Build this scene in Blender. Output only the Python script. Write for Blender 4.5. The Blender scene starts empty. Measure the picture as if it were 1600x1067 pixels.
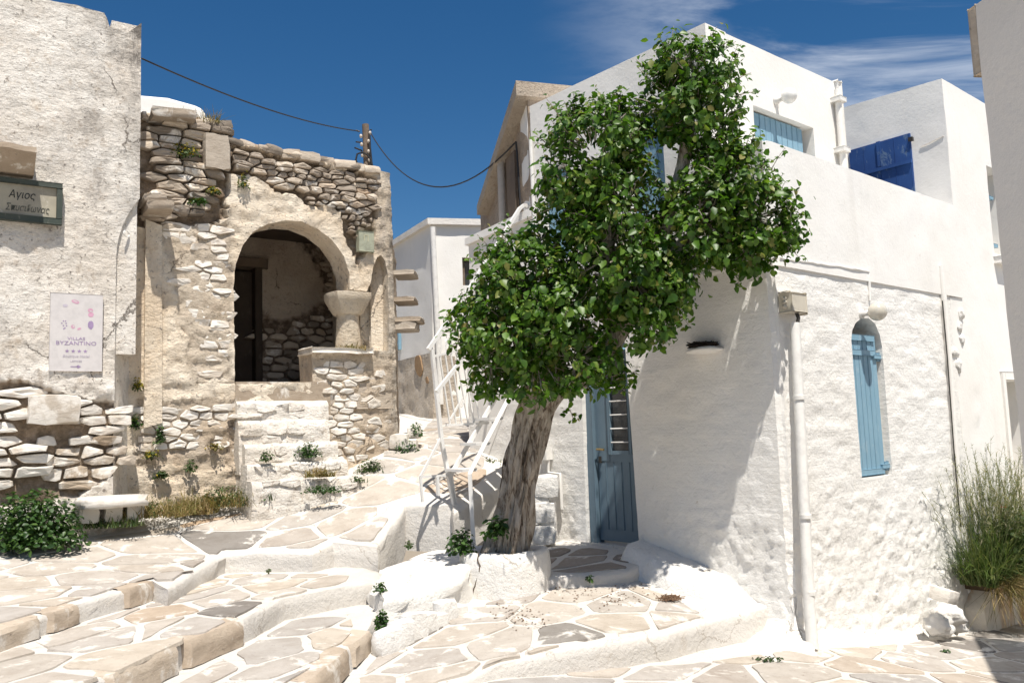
import bpy, bmesh, math, random
import numpy as np
from mathutils import Vector, Matrix, noise
from mathutils.geometry import delaunay_2d_cdt

S = bpy.context.scene
COL = S.collection
random.seed(7)
R = random.Random(11)

# ------------------------------------------------------------------ camera
FPX, PITCH, ROLL = 1320.0, 0.105, -0.035
EYE = Vector((0, 0, 1.75))
_c, _s = math.cos(ROLL), math.sin(ROLL)
_cp, _sp = math.cos(PITCH), math.sin(PITCH)
RIGHT0, UP0, FWD = Vector((1, 0, 0)), Vector((0, -_sp, _cp)), Vector((0, _cp, _sp))
CX = RIGHT0 * _c + UP0 * _s
CY = RIGHT0 * -_s + UP0 * _c
cam = bpy.data.objects.new('camera', bpy.data.cameras.new('camera'))
COL.objects.link(cam)
cam.data.sensor_width = 36.0
cam.data.lens = FPX / 1600 * 36
cam.data.clip_start = 0.05
cam.data.clip_end = 3000
mw = Matrix((CX, CY, -FWD)).transposed().to_4x4()
mw.translation = EYE
cam.matrix_world = mw
S.camera = cam

# ------------------------------------------------------------------ light
SUN_EL, SUN_AZ = math.radians(65), math.radians(15)     # azimuth to the right of straight behind the camera
sdir = Vector((math.sin(SUN_AZ) * math.cos(SUN_EL), -math.cos(SUN_AZ) * math.cos(SUN_EL), math.sin(SUN_EL)))
W = bpy.data.worlds.new('World')
S.world = W
W.use_nodes = True
nt = W.node_tree
nt.nodes.clear()
out = nt.nodes.new('ShaderNodeOutputWorld')
bg = nt.nodes.new('ShaderNodeBackground')
sky = nt.nodes.new('ShaderNodeTexSky')
sky.sky_type = 'NISHITA'
sky.sun_disc = False
sky.sun_elevation = SUN_EL
sky.sun_rotation = math.atan2(sdir.x, sdir.y)
sky.altitude = 300
sky.air_density = 1.0
sky.dust_density = 0.3
sky.ozone_density = 3.0
bg.inputs['Strength'].default_value = 0.074
hsv = nt.nodes.new('ShaderNodeHueSaturation')
hsv.inputs['Saturation'].default_value = 1.32
hsv.inputs['Value'].default_value = 0.92
nt.links.new(sky.outputs[0], hsv.inputs['Color'])
# thin cirrus
tc = nt.nodes.new('ShaderNodeTexCoord')
sep = nt.nodes.new('ShaderNodeSeparateXYZ')
nt.links.new(tc.outputs['Generated'], sep.inputs[0])
def wm(op, a, b=None, c=None):
    n = nt.nodes.new('ShaderNodeMath'); n.operation = op
    for i, v in enumerate((a, b, c)):
        if v is None: continue
        if isinstance(v, (int, float)): n.inputs[i].default_value = v
        else: nt.links.new(v, n.inputs[i])
    return n.outputs[0]
zz = wm('ADD', wm('MAXIMUM', sep.outputs[2], 0.0), 0.12)
comb = nt.nodes.new('ShaderNodeCombineXYZ')
nt.links.new(wm('DIVIDE', sep.outputs[0], zz), comb.inputs[0])
nt.links.new(wm('DIVIDE', sep.outputs[1], zz), comb.inputs[1])
mp = nt.nodes.new('ShaderNodeMapping')
mp.inputs['Rotation'].default_value = (0, 0, math.radians(-18))
mp.inputs['Scale'].default_value = (0.8, 2.0, 1)
nt.links.new(comb.outputs[0], mp.inputs[0])
cn = nt.nodes.new('ShaderNodeTexNoise')
cn.inputs['Scale'].default_value = 1.3
cn.inputs['Detail'].default_value = 9
cn.inputs['Roughness'].default_value = 0.6
cn.inputs['Distortion'].default_value = 0.9
nt.links.new(mp.outputs[0], cn.inputs['Vector'])
cn2 = nt.nodes.new('ShaderNodeTexNoise')
cn2.inputs['Scale'].default_value = 0.55
cn2.inputs['Detail'].default_value = 2
nt.links.new(comb.outputs[0], cn2.inputs['Vector'])
def wramp(v, a, b):
    n = nt.nodes.new('ShaderNodeMapRange'); n.interpolation_type = 'SMOOTHSTEP'
    n.inputs['From Min'].default_value = a; n.inputs['From Max'].default_value = b
    nt.links.new(v, n.inputs['Value']); return n.outputs[0]
side = wramp(sep.outputs[0], 0.02, 0.42)
cl = wm('MULTIPLY', wramp(cn.outputs['Fac'], 0.36, 0.66), side)
cl = wm('MULTIPLY', cl, 0.95)
mixc = nt.nodes.new('ShaderNodeMix'); mixc.data_type = 'RGBA'
nt.links.new(cl, mixc.inputs[0])
nt.links.new(hsv.outputs[0], mixc.inputs[6])
mixc.inputs[7].default_value = (9.5, 10.0, 10.8, 1)
nt.links.new(mixc.outputs[2], bg.inputs['Color'])
nt.links.new(bg.outputs[0], out.inputs[0])
sl = bpy.data.lights.new('sun', 'SUN')
sl.energy = 5.0
sl.angle = math.radians(0.53)
sl.color = (1.0, 0.95, 0.87)
so = bpy.data.objects.new('sun', sl)
so.rotation_euler = (-sdir).to_track_quat('-Z', 'Y').to_euler()
so.location = (3, -6, 12)
COL.objects.link(so)
S.view_settings.view_transform = 'Standard'
S.view_settings.look = 'None'
S.view_settings.exposure = 0.38
S.view_settings.gamma = 1.0

# ------------------------------------------------------------------ geometry helpers
def ray(px, py):
    x, y = (px - 800) / FPX, -(py - 533.5) / FPX
    return CX * x + CY * y + FWD
def onz(px, py, z):
    d = ray(px, py); return EYE + d * ((z - EYE.z) / d.z)
def aty(px, py, Y):
    d = ray(px, py); return EYE + d * (Y / d.y)
def proj(P):
    d = P - EYE; z = d.dot(FWD)
    if z < .05: return (-9999, -9999)
    return (800 + FPX * d.dot(CX) / z, 533.5 - FPX * d.dot(CY) / z)

class Frame:
    """a vertical reference plane: u along t, z up, d outwards along n"""
    def __init__(s, o, t, flip=False):
        s.o = Vector((o[0], o[1], 0)); s.t = Vector((t[0], t[1], 0)).normalized()
        s.n = Vector((s.t.y, -s.t.x, 0))
        if flip: s.n = -s.n
    def pt(s, u, z, d=0.0):
        p = s.o + s.t * u + s.n * d; p.z = z; return p
    def uz(s, px, py, d=0.0):
        r = ray(px, py); o = s.o + s.n * d
        q = EYE + r * ((o - EYE).dot(s.n) / r.dot(s.n))
        return ((q - s.o).dot(s.t), q.z)
    def poly(s, pts, d=0.0):
        return [s.uz(x, y, d) for x, y in pts]
    def mat(s):
        return Matrix((s.t, Vector((0, 0, 1)), s.n)).transposed().to_4x4()

def nz(x, y, z=0.0, sc=1.0):
    return noise.noise(Vector((x * sc, y * sc, z * sc)))
def fbm(x, y, z, sc, o=3):
    v, a = 0.0, 1.0
    for _ in range(o):
        v += a * noise.noise(Vector((x * sc, y * sc, z * sc))); sc *= 2.1; a *= .5
    return v
def inpoly(P, poly):
    P = np.asarray(P, float); x, y = P[:, 0], P[:, 1]
    r = np.zeros(len(P), bool); n = len(poly)
    for i in range(n):
        x1, y1 = poly[i]; x2, y2 = poly[(i + 1) % n]
        if y1 == y2: continue
        c = ((y1 > y) != (y2 > y)) & (x < (x2 - x1) * (y - y1) / (y2 - y1) + x1)
        r ^= c
    return r
def pin(x, y, poly):
    r = False; n = len(poly)
    for i in range(n):
        x1, y1 = poly[i]; x2, y2 = poly[(i + 1) % n]
        if (y1 > y) != (y2 > y) and x < (x2 - x1) * (y - y1) / (y2 - y1) + x1: r = not r
    return r
def dens(poly, res):
    o = []
    for i in range(len(poly)):
        a, b = poly[i], poly[(i + 1) % len(poly)]
        k = max(1, int(math.hypot(b[0] - a[0], b[1] - a[1]) / res))
        o += [(a[0] + (b[0] - a[0]) * j / k, a[1] + (b[1] - a[1]) * j / k) for j in range(k)]
    return o
def triangulate(outline, holes, res):
    loops = [dens(outline, res)] + [dens(h, res) for h in holes]
    vs, es = [], []
    for l in loops:
        b = len(vs); vs += l; es += [(b + i, b + (i + 1) % len(l)) for i in range(len(l))]
    A = np.array(outline); lo, hi = A.min(0), A.max(0)
    gx = np.arange(lo[0] + res * .5, hi[0], res); gy = np.arange(lo[1] + res * .5, hi[1], res)
    if len(gx) and len(gy):
        G = np.array([(x, y) for y in gy for x in gx], float)
        rs = np.random.RandomState(3); G += (rs.rand(*G.shape) - .5) * res * .5
        k = inpoly(G, outline)
        for h in holes: k &= ~inpoly(G, h)
        B = np.array(vs)
        G = G[k]
        if len(G):
            keep = np.ones(len(G), bool)
            for i in range(0, len(G), 4000):
                dd = ((G[i:i + 4000, None, :] - B[None]) ** 2).sum(2).min(1)
                keep[i:i + 4000] = dd > (res * .45) ** 2
            vs = vs + [tuple(p) for p in G[keep]]
    r = delaunay_2d_cdt([Vector(v) for v in vs], es, [], 0, 1e-5)
    V = [(v.x, v.y) for v in r[0]]
    T = [tuple(f) for f in r[2]]
    C = np.array([((V[a][0] + V[b][0] + V[c][0]) / 3, (V[a][1] + V[b][1] + V[c][1]) / 3) for a, b, c in T])
    k = inpoly(C, outline)
    for h in holes: k &= ~inpoly(C, h)
    T = [t for t, q in zip(T, k) if q]
    # orientation ccw
    T2 = []
    for a, b, c in T:
        ar = (V[b][0] - V[a][0]) * (V[c][1] - V[a][1]) - (V[c][0] - V[a][0]) * (V[b][1] - V[a][1])
        T2.append((a, b, c) if ar > 0 else (a, c, b))
    return V, T2
def bound_edges(T):
    cnt = {}
    for a, b, c in T:
        for e in ((a, b), (b, c), (c, a)):
            k = (min(e), max(e)); cnt.setdefault(k, []).append(e)
    return [v[0] for v in cnt.values() if len(v) == 1]

def mesh_of(name, verts, faces, mat=None, smooth=False, mask=None):
    m = bpy.data.meshes.new(name)
    m.from_pydata([tuple(v) for v in verts], [], faces)
    if mask is not None:
        at = m.attributes.new('mask', 'FLOAT', 'POINT'); at.data.foreach_set('value', mask)
    if mat: m.materials.append(mat)
    if smooth: m.polygons.foreach_set('use_smooth', [True] * len(m.polygons))
    m.update()
    return m
def bm_mesh(name, bm, mat=None, smooth=False):
    m = bpy.data.meshes.new(name); bm.to_mesh(m); bm.free()
    if mat: m.materials.append(mat)
    if smooth: m.polygons.foreach_set('use_smooth', [True] * len(m.polygons))
    return m
_base = {}
def put(name, mesh, parent=None, label=None, loc=None, rot=None, scale=None, kind=None):
    o = bpy.data.objects.new(name, mesh); COL.objects.link(o)
    L = Vector(loc) if loc is not None else Vector((0, 0, 0))
    if parent is not None:
        o.parent = parent; o.location = L - _base.get(parent.name, Vector((0, 0, 0)))
    else: o.location = L
    _base[o.name] = L
    if rot is not None: o.rotation_euler = rot
    if scale is not None: o.scale = scale
    if label: o['label'] = label
    if kind: o['kind'] = kind
    return o
def thing(name, label, cat, loc, group=None):
    o = bpy.data.objects.new(name, None); COL.objects.link(o)
    o.empty_display_size = .1
    o.location = loc; _base[o.name] = Vector(loc)
    o['label'] = label; o['category'] = cat
    if group: o['group'] = group
    return o
def tagged(o, label, cat, group=None):
    o['label'] = label; o['category'] = cat
    if group: o['group'] = group
    return o

def slab(name, fr, outline, mat, parent=None, holes=(), thick=.3, res=.05, disp=None, d0=0.0, mask=None, smooth=True, back=False, kind=None, grime=None):
    V, T = triangulate(outline, list(holes), res)
    n = len(V); P = []; M = [] if mask else None
    for u, z in V:
        d = d0 + (disp(u, z) if disp else 0.0)
        P.append(fr.pt(u, z, d))
        if mask: M.append(mask(u, z))
    F = list(T)
    flip = fr.t.cross(Vector((0, 0, 1))).dot(fr.n) < 0
    be = bound_edges(T); idx = {}
    def bk(i, lay):
        k = (i, lay)
        if k not in idx:
            idx[k] = len(P); u, z = V[i]
            P.append(fr.pt(u, z, d0 - thick * lay / 2 + (.35 * disp(u, z) if disp and lay < 2 else 0)))
            if mask: M.append(0.0)
        return idx[k]
    for a, b in be:
        F.append((b, a, bk(a, 1), bk(b, 1))); F.append((bk(b, 1), bk(a, 1), bk(a, 2), bk(b, 2)))
    if back:
        for a, b, c in T: 
            ids = []
            for i in (a, c, b):
                k = (i, 2)
                if k not in idx:
                    idx[k] = len(P); u, z = V[i]; P.append(fr.pt(u, z, d0 - thick))
                    if mask: M.append(0.0)
                ids.append(idx[k])
            F.append(tuple(ids))
    if flip: F = [tuple(reversed(f)) for f in F]
    m = mesh_of(name, P, F, mat, smooth, M)
    if grime:
        at = m.attributes.new('grime', 'FLOAT', 'POINT'); at.data.foreach_set('value', [grime(*V[i]) if i < n else 0.0 for i in range(len(P))])
    if smooth:
        m.set_sharp_from_angle(angle=math.radians(50))
    return put(name, m, parent, kind=kind)

def box_bm(bm, c, ax, ay, az, sx, sy, sz, bev=0.0, seg=1):
    """box centred at c with half sizes along three unit axes"""
    r = bmesh.ops.create_cube(bm, size=2.0)
    vs = r['verts']
    for v in vs:
        p = v.co.copy(); v.co = c + ax * p.x * sx + ay * p.y * sy + az * p.z * sz
    if bev > 0:
        es = list({e for v in vs for e in v.link_edges})
        bmesh.ops.bevel(bm, geom=es, offset=bev, segments=seg, affect='EDGES', profile=.5)
Z = Vector((0, 0, 1))
def fbox(name, fr, u0, u1, z0, z1, d0, d1, mat, parent=None, bev=.006, seg=2, label=None, sub=None, wob=0.0):
    bm = bmesh.new()
    box_bm(bm, fr.pt((u0 + u1) / 2, (z0 + z1) / 2, (d0 + d1) / 2), fr.t, fr.n, Z, abs(u1 - u0) / 2, abs(d1 - d0) / 2, abs(z1 - z0) / 2, bev, seg)
    bmesh.ops.recalc_face_normals(bm, faces=bm.faces)
    if sub:
        bmesh.ops.subdivide_edges(bm, edges=[e for e in bm.edges if e.calc_length() > sub], cuts=max(1, int(.5 / sub) if False else 6), use_grid_fill=True)
    if wob:
        for v in bm.verts:
            q = v.co; v.co = q + noise.noise_vector(q * 5) * wob + noise.noise_vector(q * 17) * wob * .4
    return put(name, bm_mesh(name, bm, mat), parent, label=label)
def tube_data(pts, rad, seg=8, cap=True, sq=False):
    """tube along pts; rad number or list"""
    pts = [Vector(p) for p in pts]; n = len(pts)
    if not hasattr(rad, '__len__'): rad = [rad] * n
    V, F = [], []; prev = None
    for i, p in enumerate(pts):
        d = (pts[min(i + 1, n - 1)] - pts[max(i - 1, 0)]).normalized()
        if prev is None:
            x = d.cross(Z)
            if x.length < .05: x = d.cross(Vector((1, 0, 0)))
            x.normalize()
        else:
            x = prev - d * prev.dot(d); x.normalize()
        prev = x; y = d.cross(x)
        for k in range(seg):
            a = 2 * math.pi * (k + .5) / seg
            V.append(p + (x * math.cos(a) + y * math.sin(a)) * rad[i])
    for i in range(n - 1):
        for k in range(seg):
            a, b = i * seg + k, i * seg + (k + 1) % seg
            F.append((a, b, b + seg, a + seg))
    if cap:
        F.append(tuple(reversed(range(seg)))); F.append(tuple(range((n - 1) * seg, n * seg)))
    return V, F
def tube(name, pts, rad, mat, parent=None, seg=8, smooth=True, label=None, kind=None):
    V, F = tube_data(pts, rad, seg)
    m = mesh_of(name, V, F, mat, smooth)
    if smooth: m.set_sharp_from_angle(angle=math.radians(60))
    return put(name, m, parent, label=label, kind=kind)
class Bag:
    def __init__(s): s.V, s.F = [], []
    def add(s, V, F):
        b = len(s.V); s.V += [Vector(v) for v in V]; s.F += [tuple(i + b for i in f) for f in F]
    def tube(s, pts, rad, seg=5): s.add(*tube_data(pts, rad, seg))
    def mesh(s, name, mat, smooth=False): return mesh_of(name, s.V, s.F, mat, smooth)
def sphere(name, c, r, mat, parent=None, sq=(1, 1, 1), seg=20, noise_amp=0.0, label=None):
    bm = bmesh.new(); bmesh.ops.create_uvsphere(bm, u_segments=seg, v_segments=seg // 2 + 2, radius=1)
    for v in bm.verts:
        k = 1 + noise_amp * fbm(v.co.x, v.co.y, v.co.z, 1.7)
        v.co = Vector((v.co.x * sq[0], v.co.y * sq[1], v.co.z * sq[2])) * r * k + Vector(c)
    return put(name, bm_mesh(name, bm, mat, True), parent, label=label)
def lump(name, fr, u, z, d, su, sz, sd, mat, parent, seed, amp=.25):
    bm = bmesh.new(); bmesh.ops.create_icosphere(bm, subdivisions=3, radius=1)
    for v in bm.verts:
        k = 1 + amp * fbm(v.co.x + seed, v.co.y, v.co.z, 1.8); p = v.co * k
        v.co = fr.pt(u + p.x * su, z + p.z * sz, d + p.y * sd)
    bmesh.ops.recalc_face_normals(bm, faces=bm.faces); return put(name, bm_mesh(name, bm, mat, True), parent)
def chaikin(p, n=1):
    for _ in range(n):
        q = []
        for i in range(len(p)):
            a, b = Vector(p[i]), Vector(p[(i + 1) % len(p)])
            q += [tuple(a * .75 + b * .25), tuple(a * .25 + b * .75)]
        p = q
    return p
def rbf(ctrl):
    P = np.array([c[:2] for c in ctrl], float); zv = np.array([c[2] for c in ctrl], float)
    n = len(P); D = np.linalg.norm(P[:, None] - P[None], axis=2)
    A = np.zeros((n + 3, n + 3)); A[:n, :n] = D + np.eye(n) * -.02
    A[:n, n] = 1; A[:n, n + 1:] = P; A[n, :n] = 1; A[n + 1:, :n] = P.T
    w = np.linalg.solve(A, np.r_[zv, 0, 0, 0])
    Pl = P.tolist(); wl = w.tolist()
    def f(x, y):
        s = wl[n] + wl[n + 1] * x + wl[n + 2] * y
        for (a, b), c in zip(Pl, wl): s += c * math.hypot(x - a, y - b)
        return s
    return f

# ------------------------------------------------------------------ materials
class NB:
    def __init__(s, name):
        s.m = bpy.data.materials.new(name); s.m.use_nodes = True
        s.t = s.m.node_tree; s.t.nodes.clear()
        s.o = s.t.nodes.new('ShaderNodeOutputMaterial')
        s.b = s.t.nodes.new('ShaderNodeBsdfPrincipled')
        s.t.links.new(s.b.outputs[0], s.o.inputs[0])
        s.pos = s.t.nodes.new('ShaderNodeNewGeometry').outputs['Position']
    def n(s, ty, **kw):
        x = s.t.nodes.new(ty)
        for k, v in kw.items(): setattr(x, k, v)
        return x
    def ln(s, a, b): s.t.links.new(a, b)
    def setv(s, sock, v):
        if isinstance(v, (int, float)): sock.default_value = v
        elif isinstance(v, (tuple, list)): sock.default_value = tuple(v) + ((1,) if len(v) == 3 else ())
        else: s.ln(v, sock)
    def map(s, scale=(1, 1, 1), rot=(0, 0, 0), vec=None):
        x = s.n('ShaderNodeMapping'); x.inputs['Scale'].default_value = scale; x.inputs['Rotation'].default_value = rot
        s.ln(vec or s.pos, x.inputs[0]); return x.outputs[0]
    def noise(s, sc, det=6, rough=.6, dist=0.0, vec=None, col=False):
        x = s.n('ShaderNodeTexNoise'); x.inputs['Scale'].default_value = sc; x.inputs['Detail'].default_value = det
        x.inputs['Roughness'].default_value = rough; x.inputs['Distortion'].default_value = dist
        s.ln(vec or s.pos, x.inputs['Vector']); return x.outputs['Color' if col else 'Fac']
    def voro(s, sc, feat='F1', vec=None, rnd=1.0, out='Distance'):
        x = s.n('ShaderNodeTexVoronoi', feature=feat); x.inputs['Scale'].default_value = sc
        x.inputs['Randomness'].default_value = rnd
        s.ln(vec or s.pos, x.inputs['Vector']); return x.outputs[out]
    def ramp(s, v, a, b, lo=0.0, hi=1.0):
        x = s.n('ShaderNodeMapRange', interpolation_type='SMOOTHSTEP')
        for k, q in (('From Min', a), ('From Max', b), ('To Min', lo), ('To Max', hi)): x.inputs[k].default_value = q
        s.ln(v, x.inputs['Value']); return x.outputs[0]
    def math(s, op, a, b=0.0):
        x = s.n('ShaderNodeMath', operation=op); s.setv(x.inputs[0], a); s.setv(x.inputs[1], b); return x.outputs[0]
    def mix(s, f, a, b, bt='MIX'):
        x = s.n('ShaderNodeMix', data_type='RGBA', blend_type=bt)
        s.setv(x.inputs[0], f); s.setv(x.inputs[6], a); s.setv(x.inputs[7], b); return x.outputs[2]
    def cramp(s, v, stops):
        x = s.n('ShaderNodeValToRGB'); e = x.color_ramp.elements
        while len(e) < len(stops): e.new(.5)
        for q, (p, c) in zip(e, stops): q.position = p; q.color = tuple(c) + (1,)
        s.ln(v, x.inputs[0]); return x.outputs[0]
    def bump(s, h, strength=.5, dist=.01, prev=None):
        x = s.n('ShaderNodeBump'); x.inputs['Strength'].default_value = strength; x.inputs['Distance'].default_value = dist
        s.ln(h, x.inputs['Height'])
        if prev is not None: s.ln(prev, x.inputs['Normal'])
        return x.outputs[0]
    def fin(s, col, rough=.85, normal=None, spec=.3, **kw):
        s.setv(s.b.inputs['Base Color'], col); s.setv(s.b.inputs['Roughness'], rough)
        s.b.inputs['Specular IOR Level'].default_value = spec
        if normal is not None: s.ln(normal, s.b.inputs['Normal'])
        for k, v in kw.items(): s.setv(s.b.inputs[k.replace('_', ' ')], v)
        return s.m
    def attr(s, name): 
        x = s.n('ShaderNodeAttribute', attribute_name=name); return x.outputs['Fac']
    def objrand(s): return s.n('ShaderNodeObjectInfo').outputs['Random']
    def island(s): return s.n('ShaderNodeNewGeometry').outputs['Random Per Island']

def m_white(name, base=(.81, .79, .755), dirt=.25, ripple=0.0, rough_b=.5, spot=.3, crack=0.0):
    b = NB(name)
    n1 = b.noise(.9, 5, .6); n2 = b.noise(7, 6, .65)
    streak = b.noise(3.0, 5, .6, vec=b.map((1, 1, .12)))
    c = b.mix(b.ramp(n1, .35, .7), base, (base[0] * .95, base[1] * .94, base[2] * .92))
    c = b.mix(b.math('MULTIPLY', b.ramp(streak, .55, .78), dirt), c, (.52, .48, .42))
    sp = b.math('MULTIPLY', b.ramp(b.noise(16, 3, .5), .68, .74), b.ramp(b.noise(1.6, 3), .5, .62))
    c = b.mix(b.math('MULTIPLY', sp, spot), c, (.42, .34, .26))
    if crack:
        wv = b.mix(.12, b.pos, b.noise(5, 5, .65, col=True), 'LINEAR_LIGHT')
        cm = b.math('MULTIPLY', b.ramp(b.voro(1.6, 'DISTANCE_TO_EDGE', vec=wv), .010, .002), b.ramp(b.noise(1.8, 3), .5, .58))
        c = b.mix(b.math('MULTIPLY', cm, crack), c, (.30, .25, .20))
        gr = b.math('MULTIPLY', b.ramp(b.noise(4.5, 10, .75), .56, .70), .55)
        c = b.mix(gr, c, (.53, .47, .40))
    h = b.noise(30, 8, .7)
    nrm = b.bump(h, rough_b * .8, .014)
    nrm = b.bump(b.noise(80, 3, .6), rough_b * .4, .004, nrm)
    nrm = b.bump(n2, rough_b * .5, .03, nrm)
    if ripple:
        nrm = b.bump(b.noise(2.2, 5, .55, .6, vec=b.map((1.0, 1.0, 11))), ripple, .03, nrm)
    return b.fin(c, .88, nrm, .2)
def m_oldplaster(name, light=(.66, .60, .52), mid=(.54, .46, .375), dark=(.22, .19, .165), core=(.27, .205, .145), stain=.6, crack=.8, spots=.7):
    b = NB(name)
    wv = b.mix(.16, b.pos, b.noise(4.5, 6, .65, col=True), 'LINEAR_LIGHT')
    n1 = b.noise(1.1, 8, .65); n2 = b.noise(4.5, 8, .7); n3 = b.noise(22, 6, .7)
    c = b.mix(b.ramp(n1, .38, .62), light, mid)
    c = b.mix(b.math('MULTIPLY', b.ramp(n2, .52, .70), .55), c, (light[0] * 1.12, light[1] * 1.14, light[2] * 1.16))
    grey = b.noise(1.7, 9, .72, vec=b.map((1, 1, .55)))
    c = b.mix(b.math('MULTIPLY', b.ramp(grey, .52, .70), stain), c, (.36, .325, .29))
    ochre = b.noise(2.9, 7, .65)
    c = b.mix(b.math('MULTIPLY', b.ramp(ochre, .60, .76), .45), c, (.47, .34, .21))
    fl = b.ramp(b.noise(2.6, 10, .68), .46, .56)
    c = b.mix(b.math('MULTIPLY', fl, .45), c, b.mix(1.0, c, (.86, .84, .82), 'MULTIPLY'))
    fl2 = b.ramp(b.noise(9.0, 8, .72), .56, .62)
    c = b.mix(b.math('MULTIPLY', fl2, .62), c, b.mix(1.0, c, (.66, .60, .54), 'MULTIPLY'))
    pits = b.math('MULTIPLY', b.ramp(n3, .57, .66), b.ramp(n2, .38, .54))
    c = b.mix(b.math('MULTIPLY', pits, spots), c, dark)
    cr = b.voro(.9, 'DISTANCE_TO_EDGE', vec=wv)
    crm = b.math('MULTIPLY', b.ramp(cr, .009, .002), b.ramp(b.noise(1.3, 2), .53, .60))
    c = b.mix(b.math('MULTIPLY', crm, crack), c, (.10, .08, .065))
    gm = b.math('MULTIPLY', b.attr('grime'), b.ramp(b.noise(5, 9, .75, vec=b.map((1, 1, .5))), .36, .60))
    c = b.mix(gm, c, (.20, .18, .16))
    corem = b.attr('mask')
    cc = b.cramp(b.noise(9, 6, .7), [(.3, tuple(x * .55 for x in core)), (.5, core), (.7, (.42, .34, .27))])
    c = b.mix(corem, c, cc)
    nrm = b.bump(n3, .8, .022)
    nrm = b.bump(n2, .9, .06, nrm)
    nrm = b.bump(b.noise(11, 6, .65, vec=b.map((1, 1, 2.2))), .7, .03, nrm)
    nrm = b.bump(b.math('SUBTRACT', 1.0, crm), .6, .015, nrm)
    nrm = b.bump(b.math('SUBTRACT', 1.0, fl2), .55, .008, nrm)
    nrm = b.bump(b.noise(60, 4, .7), .5, .004, nrm)
    return b.fin(c, .95, nrm, .15)
def m_stone(name, stops, whit=0.0, sc=1.0):
    b = NB(name)
    base = b.cramp(b.objrand(), stops)
    band = b.noise(5 * sc, 8, .72, .3, vec=b.map((1, 1, 2.2), (.15, .1, 0)))
    c = b.mix(b.ramp(band, .35, .7), base, b.mix(1.0, base, (.80, .775, .75), 'MULTIPLY'))
    spk = b.noise(30 * sc, 5, .7)
    c = b.mix(b.math('MULTIPLY', b.ramp(spk, .58, .72), .5), c, (.16, .13, .11))
    if whit:
        w = b.ramp(b.noise(4.0, 7, .65, .4), .60 - whit * .28, .70 - whit * .22)
        c = b.mix(b.math('MULTIPLY', w, .85), c, (.72, .68, .62))
    nrm = b.bump(band, .6, .02); nrm = b.bump(spk, .5, .008, nrm)
    return b.fin(c, .9, nrm, .2)
def m_paint(name, col, col2, wear=0.0, wearcol=(.5, .5, .5), rough=.5, grain=.2):
    b = NB(name)
    n = b.noise(3, 5, .6); g = b.noise(8, 6, .65, vec=b.map((6, 6, .6)))
    c = b.mix(b.ramp(n, .35, .7), col, col2)
    c = b.mix(b.math('MULTIPLY', b.ramp(g, .52, .75), .35), c, tuple(x * .78 for x in col))
    if wear:
        w = b.math('MULTIPLY', b.ramp(b.noise(10, 9, .75, .5, vec=b.map((1, 1, .5))), .56, .64), wear)
        c = b.mix(w, c, wearcol)
    nrm = b.bump(g, grain, .004)
    return b.fin(c, rough, nrm, .4)
def m_leaf(name, stops, rough=.38, spec=.5, trans=.0, island=True):
    b = NB(name)
    r = b.island() if island else b.objrand()
    c = b.cramp(r, stops)
    c = b.mix(b.ramp(b.noise(7, 3), .40, .62), c, b.mix(1.0, c, (.50, .60, .42), 'MULTIPLY'))
    b.fin(c, rough, None, spec)
    if trans:
        tr = b.n('ShaderNodeBsdfTranslucent')
        b.ln(b.mix(1.0, c, (1.5, 1.7, .7), 'MULTIPLY'), tr.inputs['Color'])
        mx = b.n('ShaderNodeMixShader'); mx.inputs[0].default_value = trans
        b.ln(b.b.outputs[0], mx.inputs[1]); b.ln(tr.outputs[0], mx.inputs[2]); b.ln(mx.outputs[0], b.o.inputs[0])
    return b.m
def m_plain(name, col, rough=.5, spec=.4, metal=0.0, bump=0.0, var=.15):
    b = NB(name)
    n = b.noise(14, 6, .65)
    c = b.mix(b.ramp(n, .4, .7), col, tuple(x * (1 - var) for x in col))
    return b.fin(c, rough, b.bump(n, bump, .006) if bump else None, spec, Metallic=metal)

WHITE = m_white('whitewash_smooth', dirt=.2, rough_b=.28, spot=.25)
WHITE_R = m_white('whitewash_rough', dirt=.12, ripple=.18, rough_b=.9, spot=.4)
WHITE_L = m_white('whitewash_lumpy', base=(.77, .75, .715), dirt=.3, ripple=.0, rough_b=1.2, spot=.9, crack=.8)
WHITE_G = m_white('whitewash_ground', base=(.62, .59, .55), dirt=.3, rough_b=1.0, spot=.9, crack=.6)
WHITE_D = m_white('whitewash_weathered', base=(.72, .685, .64), dirt=.5, rough_b=.9, spot=.9)
SHADEW = m_white('render_beige', base=(.74, .695, .635), dirt=.35, rough_b=.35, spot=.1)
PL1 = m_oldplaster('old_plaster_grey', light=(.81, .765, .70), mid=(.73, .665, .585), stain=.85, spots=.95)
PL2 = m_oldplaster('old_plaster_cream', light=(.81, .715, .585), mid=(.71, .585, .44), stain=.6, spots=.95)
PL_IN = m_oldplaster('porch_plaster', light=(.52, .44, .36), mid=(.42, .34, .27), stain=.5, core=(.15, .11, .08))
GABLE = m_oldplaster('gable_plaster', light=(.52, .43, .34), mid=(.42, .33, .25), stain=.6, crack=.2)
PEEL = m_oldplaster('peeling_base', light=(.55, .49, .42), mid=(.48, .41, .33), stain=.7)
BARE = m_plain('bare_earth_render', (.33, .22, .13), .95, .1, bump=.5)
ST_DARK = m_stone('wall_stone', [(0, (.22, .185, .15)), (.3, (.37, .31, .25)), (.55, (.50, .42, .335)), (.85, (.62, .535, .435)), (1, (.38, .27, .18))], .2)
ST_WHITE = m_stone('limewashed_stone', [(0, (.50, .44, .37)), (.5, (.62, .56, .48)), (1, (.66, .62, .56))], .75)
ST_SLAB = m_stone('slab_stone', [(0, (.36, .29, .22)), (1, (.47, .41, .34))], .2)
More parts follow.
